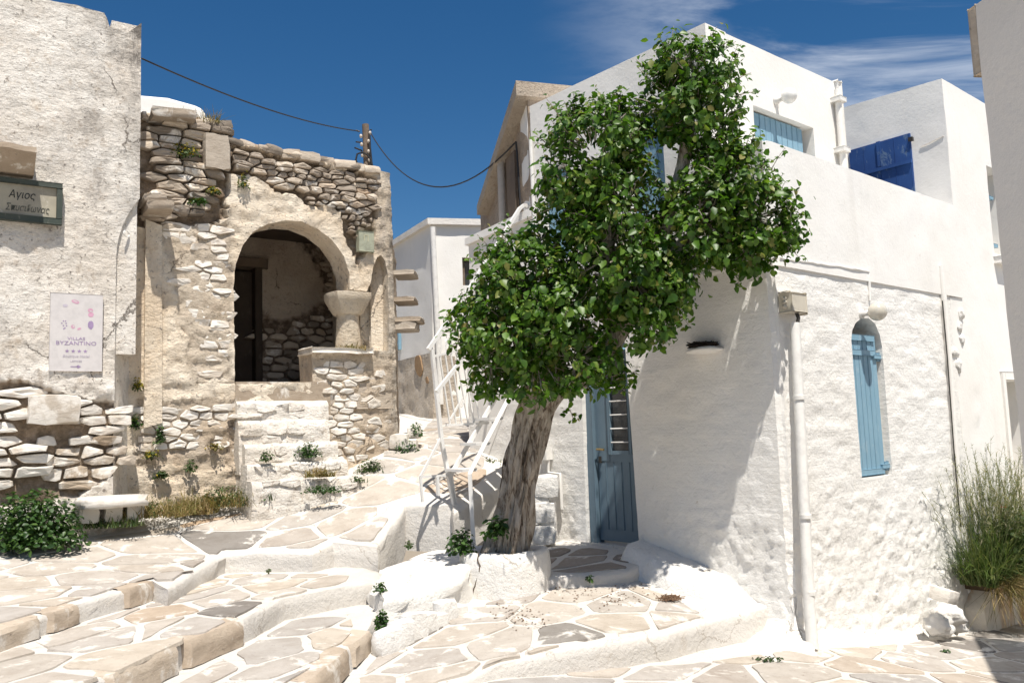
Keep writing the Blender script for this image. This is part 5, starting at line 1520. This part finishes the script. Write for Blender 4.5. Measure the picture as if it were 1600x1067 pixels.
# guard with leaning balusters
rail('post', [(675, 546), (690, 690), (722, 850)], .020)
rail('guard_rail', [(676, 557), (722, 546)], .013); rail('guard_rail', [(697, 664), (773, 660)], .013)
for k in range(6):
    x0 = 687 + 8.5 * k; rail('baluster', [(x0, 556 - 1.8 * k), (x0 + 16 + k, 662)], .008)
def curl(x, y):
    rail('scroll', [(x, y + 26), (x - 1, y + 8), (x + 3, y), (x + 8, y + 4), (x + 9, y + 14), (x + 6, y + 20)], .007)
for x, y in ((690, 520), (697, 526), (706, 540)): curl(x, y)
rail('handrail', [(669, 546), (724, 466), (812, 326), (818, 321), (859, 328)], .020)
rail('handrail', [(682, 612), (722, 562), (760, 512)], .019, W_)
rail('handrail', [(657, 744), (692, 678)], .012)
rail('foot_rail', [(657, 745), (704, 742)], .013)
rail('leg', [(657, 744), (660, 784)], .012); rail('leg', [(683, 744), (685, 774)], .016)
for x, y0, y1 in ((717, 478, 545), (821, 322, 345), (838, 325, 342), (722, 495, 560)): rail('baluster', [(x, y0), (x + (y1 - y0) * .08, y1)], .007)
for x, y in ((735, 452), (752, 424), (770, 396), (790, 364)): rail('baluster', [(x, y), (x + 13, y + 105)], .008)
rail('brace', [(721, 636), (730, 612)], .01); rail('brace', [(704, 655), (722, 622)], .01)

# ------------------------------------------------------------------ tree
def leaf_mesh(seed, L=1.0, Wd=.78):
    rnd = random.Random(seed)
    half = [(0, 0), (.10, .30), (.30, .50), (.42, .40), (.60, .42), (.72, .26), (1.0, 0.0)]
    cup = rnd.uniform(.10, .30); droop = rnd.uniform(.05, .35)
    V = []
    for x, y in half: V.append((x * L, 0, -droop * x * x * L))
    for s in (1, -1):
        for x, y in half[1:-1]: V.append((x * L, s * y * Wd * L * rnd.uniform(.85, 1.1), cup * y - droop * x * x * L + rnd.uniform(-.03, .03)))
    F = []
    n = len(half)
    for s in (0, 1):
        o = n + s * (n - 2)
        for i in range(n - 1):
            a, b_ = i, i + 1
            ra_ = o + i - 1 if i > 0 else None; rb_ = o + i if i + 1 < n - 1 else None
            f = [a, b_] + ([rb_] if rb_ is not None else []) + ([ra_] if ra_ is not None else [])
            if len(f) >= 3: F.append(tuple(f) if s == 1 else tuple(reversed(f)))
    return V, F
LEAVES = [leaf_mesh(s) for s in range(6)]
def leaf_lo(seed):
    rnd = random.Random(seed); c = rnd.uniform(.08, .25); d = rnd.uniform(.05, .3)
    V = [(0, 0, 0), (.35, .34, c * .6 - d * .1), (1, 0, -d), (.35, -.34, c * .6 - d * .1), (.45, 0, -d * .2), (.75, .24, c * .3 - d * .5), (.75, -.24, c * .3 - d * .5)]
    return V, [(0, 4, 1), (4, 5, 1), (4, 2, 5), (0, 3, 4), (4, 3, 6), (4, 6, 2)]
LLO = [leaf_lo(s) for s in range(8)]
TY = 7.45
TR = thing('tree', 'leaning tree with ridged grey bark and glossy green crown before the blue door', 'tree', (PC.x + .03, PC.y, .66))
tp = [aty(790, 885, 7.50), aty(795, 850, 7.48), aty(805, 790, 7.45), aty(819, 720, 7.42), aty(834, 655, 7.38), aty(850, 610, 7.33), aty(868, 575, 7.28)]
trd = [.26, .185, .152, .146, .156, .17, .15]
def trunk(pts, rad, seg, mat, name, parent, sub=8, amp=.035, cap=True):
    # catmull interpolation
    Q, RR = [], []
    for i in range(len(pts) - 1):
        p0, p1_, p2, p3 = pts[max(i - 1, 0)], pts[i], pts[i + 1], pts[min(i + 2, len(pts) - 1)]
        for k in range(sub):
            t = k / sub
            Q.append(.5 * ((2 * p1_) + (p2 - p0) * t + (2 * p0 - 5 * p1_ + 4 * p2 - p3) * t * t + (3 * p1_ - p0 - 3 * p2 + p3) * t ** 3))
            RR.append(rad[i] + (rad[i + 1] - rad[i]) * t)
    Q.append(pts[-1]); RR.append(rad[-1])
    V, F = tube_data(Q, RR, seg)
    W2 = []
    for i, q in enumerate(Q):
        for k in range(seg):
            v = V[i * seg + k]; a = 2 * math.pi * k / seg
            e = (v - q)
            s_ = q.z
            f = 1 + amp / max(RR[i], .01) * ((abs(noise.noise(Vector((math.cos(a) * 3.4, math.sin(a) * 3.4, s_ * 1.5 + 4)))) - .25) * 1.6 + .9 * abs(noise.noise(Vector((math.cos(a) * 7, math.sin(a) * 7, s_ * 2.4)))) - .3)
            W2.append(q + e * f)
    me = mesh_of(name, W2, F, mat, True); return put(name, me, parent)
trunk(tp, trd, 96, BARK, 'trunk', TR, 16, .058)
limb1 = [aty(860, 592, 7.32), aty(905, 590, 7.15), aty(962, 525, 6.98), aty(1010, 440, 6.85), aty(1048, 330, 6.72), aty(1074, 220, 6.68), aty(1082, 120, 6.66)]
trunk(limb1, [.10, .10, .085, .075, .062, .05, .02], 24, BARK, 'limb', TR, 6, .015)
limb2 = [aty(845, 620, 7.38), aty(826, 560, 7.2), aty(820, 500, 7.05), aty(822, 430, 7.0)]
trunk(limb2, [.13, .09, .06, .02], 24, BARK, 'limb', TR, 6, .012)
limb3 = [aty(985, 480, 6.9), aty(955, 400, 6.85), aty(940, 320, 6.82), aty(945, 220, 6.8)]
trunk(limb3, [.07, .06, .045, .015], 20, BARK, 'limb', TR, 6, .01)
limb4 = [aty(1020, 420, 6.85), aty(1080, 370, 6.75), aty(1140, 330, 6.7), aty(1190, 320, 6.65)]
trunk(limb4, [.06, .05, .035, .012], 20, BARK, 'limb', TR, 6, .01)
# crown: (px, py, Y, rx px, ry px, depth m)
CL = [(1085, 112, 6.62, 58, 52, .28), (1088, 180, 6.62, 60, 52, .28), (1048, 165, 6.62, 36, 62, .22), (1120, 150, 6.6, 34, 46, .2), (1055, 100, 6.64, 36, 30, .2),
      (930, 245, 6.75, 84, 88, .40), (890, 300, 6.8, 48, 66, .32), (965, 330, 6.72, 70, 92, .40), (965, 195, 6.7, 40, 44, .22),
      (1125, 300, 6.62, 80, 68, .34), (1180, 340, 6.60, 56, 58, .30), (1172, 392, 6.6, 38, 32, .18), (1095, 350, 6.66, 80, 72, .38), (1225, 365, 6.55, 22, 24, .12), (1150, 250, 6.6, 46, 34, .2),
      (985, 430, 6.76, 74, 76, .40), (955, 400, 6.74, 76, 76, .40), (1040, 448, 6.7, 40, 48, .24), (1010, 500, 6.74, 40, 40, .22),
      (830, 440, 6.95, 72, 72, .43), (800, 520, 6.98, 76, 80, .46), (868, 500, 6.9, 72, 86, .44), (835, 572, 6.95, 76, 52, .40), (900, 560, 6.9, 56, 52, .36), (745, 510, 7.0, 32, 42, .25), (768, 575, 7.0, 38, 34, .26),
      (935, 590, 6.98, 30, 24, .18), (780, 425, 7.0, 30, 44, .2), (830, 385, 6.95, 40, 30, .2)]
rl = random.Random(77)
LV = []          # (position, normal dir, size)
def shell_pt():
    while True:
        v = Vector((rl.gauss(0, 1), rl.gauss(0, 1), rl.gauss(0, 1)))
        if v.length > .01: return v.normalized()
ELL = []
for px_, py_, Y_, rx, ry, dz in CL:
    c_ = aty(px_, py_, Y_); k_ = Y_ / FPX
    ELL.append((c_, Vector((rx * k_ * .92, dz * .95, ry * k_ * .92))))
twigs = Bag()
for c_, s_ in ELL:
    n_ = int(330 * (s_.x * s_.z) ** .95 / .18)
    for _ in range(n_):
        d = shell_pt(); f = rl.uniform(.55, 1.03) ** .6
        p = c_ + Vector((d.x * s_.x, d.y * s_.y, d.z * s_.z)) * f
        if (p - C).dot(-B) < .05: continue                     # nothing through the wall
        if noise.noise(p * 4.2) < -.16 or noise.noise(p * 9 + Vector((3, 1, 7))) < -.42: continue
        outd = Vector((d.x / s_.x, d.y / s_.y, d.z / s_.z)).normalized()
        m_ = rl.randint(7, 12)
        tip = p + (outd * .6 + Vector((0, 0, .3))).normalized() * rl.uniform(.05, .14)
        if rl.random() < .5: twigs.tube([p - outd * .15, p, tip], [.005, .004, .002], 4)
        for _k in range(m_):
            q = p.lerp(tip, rl.random()) + Vector((rl.gauss(0, .035), rl.gauss(0, .035), rl.gauss(0, .035)))
            if (q - C).dot(-B) < .06: continue
            n2_ = (outd * .75 + Vector((0, -.1, .55)) + Vector((rl.gauss(0, .45), rl.gauss(0, .45), rl.gauss(0, .45)))).normalized()
            ax = Vector((rl.gauss(0, 1), rl.gauss(0, 1), rl.gauss(-.75, .6))) + outd * .8
            ax = (ax - n2_ * ax.dot(n2_))
            if ax.length < .05: continue
            LV.append((q, n2_, ax.normalized(), rl.choice((.030, .042, .052, .058, .066, .074, .084)) * rl.uniform(.85, 1.1)))
# stray shoots
extra = []
for c_, s_ in ELL:
    for _ in range(9):
        d = shell_pt(); d.y = -abs(d.y) * .6; d.normalize(); p = c_ + Vector((d.x * s_.x, d.y * s_.y, d.z * s_.z)); u_, v_ = proj(p)
        if any((((p - c2_).x / q2.x) ** 2 + ((p - c2_).y / q2.y) ** 2 + ((p - c2_).z / q2.z) ** 2) < .8 for c2_, q2 in ELL): continue
        extra.append((u_, v_, p.y, d.x * 26 + rl.gauss(0, 8), -d.z * 20 - 10 + rl.gauss(0, 8)))
for px_, py_, Y_, dx, dy in extra + list(((1080, 62, 6.6, 8, -1), (1120, 85, 6.6, 30, -20), (1150, 150, 6.6, 34, -6), (1235, 355, 6.55, 26, -22), (1205, 265, 6.6, 22, -34), (855, 225, 6.85, -20, -12), (880, 190, 6.8, -8, -30), (925, 165, 6.75, 6, -26), (955, 150, 6.72, 16, -8), (725, 520, 7.0, -30, -8), (745, 555, 7.0, -34, 10), (790, 385, 7.0, -20, -26), (850, 350, 6.9, 4, -22), (1010, 110, 6.65, -16, -16), (1150, 430, 6.6, 6, 18), (960, 600, 6.95, 20, 14), (1065, 495, 6.7, 16, 20), (890, 640, 7.0, 6, 16), (760, 590, 7.0, -16, 26))):
    a_, b_ = aty(px_, py_, Y_), aty(px_ + dx, py_ + dy, Y_ - .02)
    twigs.tube([a_, a_.lerp(b_, .5) + Vector((0, 0, .01)), b_], [.005, .004, .002], 4)
    for k in range(12):
        q = a_.lerp(b_, rl.random()) + Vector((rl.gauss(0, .025), rl.gauss(0, .03), rl.gauss(0, .025)))
        n2_ = Vector((rl.gauss(0, .5), -.5 + rl.gauss(0, .4), .6)).normalized(); ax = Vector((rl.gauss(0, 1), rl.gauss(0, 1), rl.gauss(-.4, .8))); ax = (ax - n2_ * ax.dot(n2_)).normalized()
        if (q - C).dot(-B) > .06: LV.append((q, n2_, ax, rl.uniform(.035, .065)))
# the biggest in the picture become leaves of their own
order = sorted(range(len(LV)), key=lambda i: (LV[i][0] - EYE).length / LV[i][3] * (1.0 if LV[i][1].y < -.2 else 1.6))
single = set(order[:1600:6][:290])
fol = Bag()
LM = [mesh_of('leaf', V, F, LEAF1, True) for V, F in LEAVES]
fv, ff = [], []
for i, (q, n_, ax, sz) in enumerate(LV):
    ay = n_.cross(ax)
    if i in single:
        M3 = Matrix((ax * sz * 1.15, ay * sz * 1.15, n_ * sz * 1.15)).transposed().to_4x4(); M3.translation = q - _base[TR.name]
        o_ = bpy.data.objects.new('leaf', LM[i % 6]); COL.objects.link(o_); o_.parent = TR; o_.matrix_basis = M3
    else:
        V, F = LLO[i % 8]; b0 = len(fv)
        fv += [q + ax * (x * sz) + ay * (y * sz) + n_ * (z * sz) for x, y, z in V]
        ff += [tuple(b0 + k for k in f) for f in F]
put('foliage', mesh_of('foliage', fv, ff, LEAF, True), TR, kind='stuff')
put('twig', twigs.mesh('twig', BARK), TR, kind='stuff')
print('leaves', len(LV))

# ------------------------------------------------------------------ plants
def blade(bag, p, d, L, w, bend, n=3):
    side = d.cross(Z)
    if side.length < .05: side = Vector((1, 0, 0))
    side = side.normalized(); V = []
    for k in range(n + 1):
        t = k / n; c_ = p + d * (L * t) + Vector((d.x, d.y, 0)) * (bend * L * t * t) - Z * (bend * L * .6 * t * t)
        ww = w * (1 - t ** 1.5) + .0006
        V += [c_ + side * ww, c_ - side * ww]
    bag.add(V, [(2 * k, 2 * k + 1, 2 * k + 3, 2 * k + 2) for k in range(n)])
def leafy(bag, c_, r, n, size, rnd, flat_=.6, up_=.5, lo=LLO):
    for _ in range(n):
        v = Vector((rnd.gauss(0, 1), rnd.gauss(0, 1), abs(rnd.gauss(0, 1)))).normalized() * rnd.uniform(.05, 1.0) ** .5
        q = c_ + Vector((v.x * r[0], v.y * r[1], v.z * r[2] * 1.1 - r[2] * .08))
        n_ = (v * .6 + Z * up_ + Vector((rnd.gauss(0, .35), rnd.gauss(0, .35), rnd.gauss(0, .35)))).normalized()
        ax = Vector((rnd.gauss(0, 1), rnd.gauss(0, 1), rnd.gauss(0, .5))); ax = (ax - n_ * ax.dot(n_)).normalized(); ay = n_.cross(ax)
        s_ = size * rnd.uniform(.6, 1.25); V, F = rnd.choice(lo)
        bag.add([q + ax * (x * s_) + ay * (y * s_) + n_ * (z * s_) for x, y, z in V], F)
def weed(name, label, c_, r, n, size, mat, seed, grass=0, gmat=None, gL=.14, cat='plant', group=None, flowers=0, hang=False):
    rnd = random.Random(seed)
    t = thing(name, label, cat, c_, group)
    bg_ = Bag()
    leafy(bg_, Vector(c_), r, n, size, rnd)
    if hang:
        for v in bg_.V: v.z -= 0
    if n: put('leaves', bg_.mesh('leaves', mat, True), t, kind='stuff')
    sb_ = Bag()
    for k in range(max(4, n // 30)):
        d = Vector((rnd.gauss(0, .5), rnd.gauss(0, .5), 1)).normalized(); sb_.tube([Vector(c_) - Z * .03, Vector(c_) + Vector((d.x * r[0], d.y * r[1], d.z * r[2])) * .8], .003, 4)
    put('stem', sb_.mesh('stem', mat), t, kind='stuff')
    if grass:
        gb = Bag()
        for _ in range(grass):
            p = Vector(c_) + Vector((rnd.uniform(-1, 1) * r[0] * 1.1, rnd.uniform(-1, 1) * r[1] * 1.1, -.02))
            d = Vector((rnd.gauss(0, .45), rnd.gauss(0, .45), 1)).normalized(); blade(gb, p, d, gL * rnd.uniform(.5, 1.2), .004, rnd.uniform(.1, .8))
        put('grass_blades', gb.mesh('grass_blades', gmat or WEEDG), t, kind='stuff')
    if flowers:
        fb = Bag(); leafy(fb, Vector(c_) + Z * r[2] * .2, (r[0], r[1], r[2] * 1.1), flowers, size * .8, rnd); put('flowers', fb.mesh('flowers', YEL), t, kind='stuff')
    return t
def gp(px, py, d=.3):
    """point on the ground near the ruined front"""
    u, z = FO.uz(px, py, d); return FO.pt(u, z, d)
def onpath(px, py):
    z = 1.0
    for _ in range(12): p = onz(px, py, z); z = .5 * z + .5 * path_z(p.x, p.y)
    return onz(px, py, z)
# big bush at the left
bc = FO.pt(*FO.uz(52, 850, D1 + .42), D1 + .30)
weed('ivy_bush', 'big bright green leafy bush at the foot of the old house, left edge', (bc.x, bc.y, bc.z + .0), (.46, .26, .46), 2300, .048, IVY, 1, cat='bush')
weed('grass_tuft', 'mixed dry and green grass tuft spreading right of the pale stone bench', FO.pt(*FO.uz(232, 805, D1 + .1), D1 + .0), (.38, .20, .16), 420, .026, WEEDG, 2, 700, DRY, .24, cat='grass')
weed('grass_tuft', 'low tangled weeds under the pale stone bench', FO.pt(*FO.uz(170, 822, D1 + .3), D1 + .15), (.30, .12, .07), 140, .028, WEEDG, 3, 260, WEEDG, .13, cat='grass')
weed('weed', 'wide green weed clump with dry stalks left of the porch steps', gp(350, 788, .25), (.36, .18, .20), 520, .030, WEEDG, 4, 520, DRY, .24)
weed('weed', 'dense green weed at the lowest porch step, left end', gp(408, 778, .5), (.16, .10, .06), 200, .032, IVY, 5, 60, WEEDG, .1)
weed('weed', 'small round green weed in the corner of the porch steps, left', gp(416, 718, .45), (.085, .06, .11), 160, .028, WEEDG, 6)
weed('weed', 'bushy green weed growing in the middle of the porch steps', gp(482, 712, .4), (.15, .09, .15), 340, .028, IVY, 7)
weed('weed', 'brownish dry weed on the second lowest porch step', gp(500, 742, .65), (.14, .07, .08), 90, .03, DRY, 8, 140, DRY, .14)
weed('weed', 'low green weeds in front of the lowest porch slab', gp(505, 768, .8), (.24, .08, .07), 320, .026, IVY, 9)
weed('weed', 'green weed at the foot of the parapet right of the porch steps', gp(580, 735, .3), (.15, .10, .14), 280, .03, WEEDG, 10, 60, WEEDG, .1)
weed('weed', 'large green weed at the far corner of the ruined house', gp(632, 708, .12), (.18, .12, .18), 380, .034, IVY, 11)
weed('weed', 'narrow green weed hanging beyond the far corner of the ruined house', gp(651, 680, .1), (.07, .07, .16), 120, .034, IVY, 12)
weed('weed', 'small weeds at the foot of the white wall behind the steel stair', FL.pt(*FL.uz(767, 728, .1), .1), (.15, .10, .09), 180, .034, WEEDG, 13, 60, WEEDG, .1)
weed('weed', 'thin green weed strip along the foot of the lowest porch slab, right end', gp(548, 752, .55), (.16, .06, .06), 220, .026, WEEDG, 71, 60, WEEDG, .08)
weed('weed', 'dry grassy weeds between the stone bench and the porch steps', gp(300, 800, .25), (.22, .10, .08), 160, .026, DRY, 72, 260, DRY, .18)
# plants growing in the old walls
for k, (x, y, lab, rr, nn, fl, mt) in enumerate((
    (285, 245, 'yellow flowering plant on the dark stones near the top of the ruined house', (.20, .07, .13), 160, 160, WEEDG),
    (310, 318, 'small dark green plant growing from the ruined wall left of the arch', (.11, .07, .06), 150, 12, IVY),
    (333, 302, 'yellowish plant on the ruined wall beside the plaster seam left of the arch', (.08, .06, .06), 90, 60, WEEDG),
    (240, 318, 'orange-yellow lichen plant above the slabs beside the old house', (.12, .06, .06), 60, 110, DRY),
    (380, 292, 'thin yellow-green plant at the plaster seam left above the arch', (.07, .05, .14), 60, 40, WEEDG),
    (215, 608, 'yellow flower tuft in the seam between both old houses', (.06, .06, .09), 40, 90, WEEDG),
    (212, 668, 'long green plant hanging in the seam between both old houses', (.05, .05, .15), 120, 8, IVY),
    (250, 690, 'green climbing weed on the squared stones of the ruined wall', (.06, .05, .18), 130, 0, IVY),
    (237, 715, 'yellow flowering weed low on the ruined wall', (.09, .05, .07), 60, 70, WEEDG),
    (252, 745, 'small green weed near the foot of the ruined wall', (.08, .06, .06), 100, 10, WEEDG),
    (335, 700, 'dry yellow plant on the wall left of the porch steps', (.10, .05, .05), 60, 30, DRY),
    (297, 735, 'grey-green spiky weed low on the wall left of the porch steps', (.07, .06, .12), 90, 0, WEEDG))):
    weed('wall_plant', lab, FO.pt(*FO.uz(x, y, .04), .05), rr, nn, .032, mt, 30 + k, flowers=fl)
weed('dry_plant', 'dry straw-coloured plant on the ledge at the foot of the column', FO.pt(*FO.uz(548, 546, -.05), -.02), (.15, .07, .06), 20, .03, DRY, 51, 160, DRY, .12)
weed('dry_plant', 'dry straw-coloured grass on top of the ruined wall at left', FO.pt(*FO.uz(308, 192, -.1), -.12), (.22, .1, .05), 10, .03, DRY, 52, 260, DRY, .18)
weed('ivy_sprig', 'green bushy sprig at the left rim of the round planter', (-.50, 7.36, .74), (.14, .10, .20), 360, .042, IVY, 53)
weed('ivy_sprig', 'green leafy shoot at the foot of the tree trunk in the planter', aty(775, 835, 7.18), (.10, .08, .17), 130, .062, IVY, 54)
weed('ivy_strand', 'green creeper hanging in the gap beside the lower white step', onz(597, 985, .36), (.05, .05, .16), 220, .034, IVY, 55)
weed('ivy_strand', 'small green creeper at the upper end of the white bench', onz(594, 922, .56), (.05, .05, .07), 90, .034, IVY, 56)
weed('weed', 'tiny green weed by the planter edge at the doorstep', onz(849, 906, .42), (.03, .03, .07), 60, .03, IVY, 57)
weed('weed', 'tiny green weed in the doorstep riser', onz(921, 905, .46), (.03, .03, .04), 40, .03, IVY, 58)
weed('weed', 'thin strip of weeds on the street at the foot of the conduit pipe', onz(1200, 1030, .05), (.14, .04, .02), 70, .022, WEEDG, 59)
weed('weed', 'small dark weed in a street joint near the shadow', onz(1478, 1018, -.25), (.05, .03, .02), 50, .022, IVY, 60)
weed('weed', 'tiny sprig growing from the white riser below the lane', onz(420, 893, .60), (.03, .02, .03), 20, .022, WEEDG, 61)
weed('weed', 'small green sprig on the retaining wall right of the lane', Vector((-1.02, 7.95, .72)), (.04, .04, .06), 50, .03, WEEDG, 62)
cl_ = onz(1047, 937, .33)
DC = thing('dry_clump', 'small brown clump of dry twigs lying on the patio', 'debris', cl_)
db = Bag(); rnd_ = random.Random(3)
for _ in range(150):
    p = cl_ + Vector((rnd_.gauss(0, .045), rnd_.gauss(0, .035), abs(rnd_.gauss(0, .012)) + .01)); d = Vector((rnd_.gauss(0, 1), rnd_.gauss(0, 1), rnd_.gauss(0, .3))).normalized() * .022; db.tube([p - d, p + d], .004, 4)
put('twigs', db.mesh('twigs', m_plain('dry_brown', (.20, .12, .07), .9)), DC, kind='stuff')
dl = Bag()
for _ in range(240):
    a_ = rnd_.choice(((960, 925), (985, 912), (820, 950), (800, 940), (900, 918))); p = onz(a_[0] + rnd_.gauss(0, 22), a_[1] + rnd_.gauss(0, 5), .42); p.z = patio_z(p.x, p.y) + .014
    d = Vector((rnd_.gauss(0, 1), rnd_.gauss(0, 1), .1)).normalized(); n_ = Vector((0, 0, 1)); V, F = rnd_.choice(LLO); s_ = rnd_.uniform(.012, .028); ay = n_.cross(d)
    dl.add([p + d * (x * s_) + ay * (y * s_) + n_ * (z * s_) for x, y, z in V], F)
put('fallen_leaves', dl.mesh('fallen_leaves', m_plain('dead_leaf', (.17, .10, .055), .9)), kind='stuff')

# ------------------------------------------------------------------ raised bed and tall grass at the right
RB = thing('raised_bed', 'raised masonry bed with orange-stained front under the tall grass', 'planter', FR.pt(3.4, -.4, .3))
def rd_b(u, z): return .03 * fbm(u, z, 3, 4) + .012 * fbm(u, z, 6, 14) + .05 * max(0, .1 - z) * .6
slab('front_wall', FR, [(3.0, -.9), (6, -1.2), (6, .10), (3.45, .08), (3.2, .0), (3.05, -.2)], OCHRE, RB, [], .5, .04, rd_b, d0=.22)
prism('soil', [FR.pt(3.1, -.02, .25), FR.pt(6, .02, .25), FR.pt(6, .02, -.02), FR.pt(3.1, -.02, -.02)], Vector((0, 0, .05)), bpy.data.materials['soil'], RB)
ru, rz = FR.uz(1482, 930, .4)
rk = thing('rock', 'whitish rock at the left end of the raised bed', 'rock', FR.pt(ru, rz, .4))
o_ = put('stone', pool(ST_WHITE, .7)[4], rk, loc=FR.pt(ru, rz, .36)); o_.scale = (.20, .2, .12); o_.rotation_euler = (.2, .2, .7)
for k, (x, y, s_) in enumerate(((1492, 962, .13), (1474, 976, .11), (1502, 978, .10), (1484, 985, .09))):
    u_, z_ = FR.uz(x, y, .3); lump('lump', FR, u_, z_, .24, s_, s_ * .8, s_, WHITE_L, rk, k * 3, .45)
gc = FR.pt(3.55, .1, .24)
GB = thing('grass_bush', 'tall feathery grass clump with green core in the raised bed at right', 'grass', gc)
rg = random.Random(5)
g1, g2, g3, g4 = Bag(), Bag(), Bag(), Bag()
for _ in range(2600):
    u = rg.uniform(2.86, 4.5); p = FR.pt(u, .06, rg.uniform(.08, .40))
    d = Vector((rg.gauss(-.06, .34), rg.gauss(0, .34), 1)).normalized(); L = rg.uniform(.3, 1.0) * (1.0 if u > 3.15 else .8)
    blade(g1, p, d, L, rg.uniform(.002, .006), rg.uniform(.1, 1.1), 5)
for _ in range(330):
    u = rg.uniform(2.85, 4.5); p = FR.pt(u, .06, rg.uniform(.08, .42)); d = Vector((rg.gauss(-.04, .26), rg.gauss(0, .26), 1)).normalized(); L = rg.uniform(.8, 1.55)
    b_ = rg.uniform(.1, .4); pts = [p + d * (L * t) + Vector((d.x, d.y, 0)) * (b_ * L * t * t) - Z * (b_ * .4 * L * t * t) for t in (0, .25, .5, .75, 1)]
    g4.tube(pts, [.003, .0026, .002, .0016, .001], 3)
    for k in range(16):
        t = .62 + .38 * k / 16; q = p + d * (L * t) + Vector((d.x, d.y, 0)) * (b_ * L * t * t) - Z * (b_ * .4 * L * t * t)
        dd = (d + Vector((rg.gauss(0, .7), rg.gauss(0, .7), -.2))).normalized(); blade(g2, q, dd, rg.uniform(.04, .09), .0035, .3, 2)
for _ in range(1500):
    u = rg.uniform(2.95, 4.5); p = FR.pt(u, .08, rg.uniform(.28, .5)); d = Vector((rg.gauss(0, .4), rg.gauss(0, .4), rg.uniform(-.6, .7))) - FL.n * 0 + FR.n * .5; blade(g3, p, d.normalized(), rg.uniform(.15, .42), .0035, rg.uniform(.4, 1.0), 3)
put('blades', g1.mesh('blades', GRASS), GB, kind='stuff'); put('plumes', g2.mesh('plumes', PLUME), GB, kind='stuff'); put('dry_blades', g3.mesh('dry_blades', DRY), GB, kind='stuff'); put('stalks', g4.mesh('stalks', GRASS), GB, kind='stuff')
lb = Bag(); leafy(lb, FR.pt(3.5, .22, .44), (.46, .20, .60), 800, .06, rg); leafy(lb, FR.pt(3.2, .1, .38), (.16, .1, .16), 130, .05, rg); put('leaves', lb.mesh('leaves', WEEDG, True), GB, kind='stuff')
pu_, pz_ = FR.uz(1568, 793, .35)
PPY = thing('poppy', 'single red poppy among the tall grass', 'flower', FR.pt(pu_, pz_ - .3, .35))
pf = Bag()
for k in range(6):
    a = k * math.pi / 3; V, F = LLO[k]; ax = Vector((math.cos(a), math.sin(a), .5)).normalized(); n_ = (Z - ax * ax.z).normalized(); ay = n_.cross(ax); q = FR.pt(pu_, pz_, .35)
    pf.add([q + ax * (x * .035) + ay * (y * .055) + n_ * (z * .03) for x, y, z in V], F)
put('petals', pf.mesh('petals', RED, True), PPY); tube('stem', [FR.pt(pu_ + .02, pz_ - .4, .3), FR.pt(pu_, pz_, .35)], .003, GRASS, PPY, 5)
print('stones', N_STONES, n1, n2, n3, n4, n5)
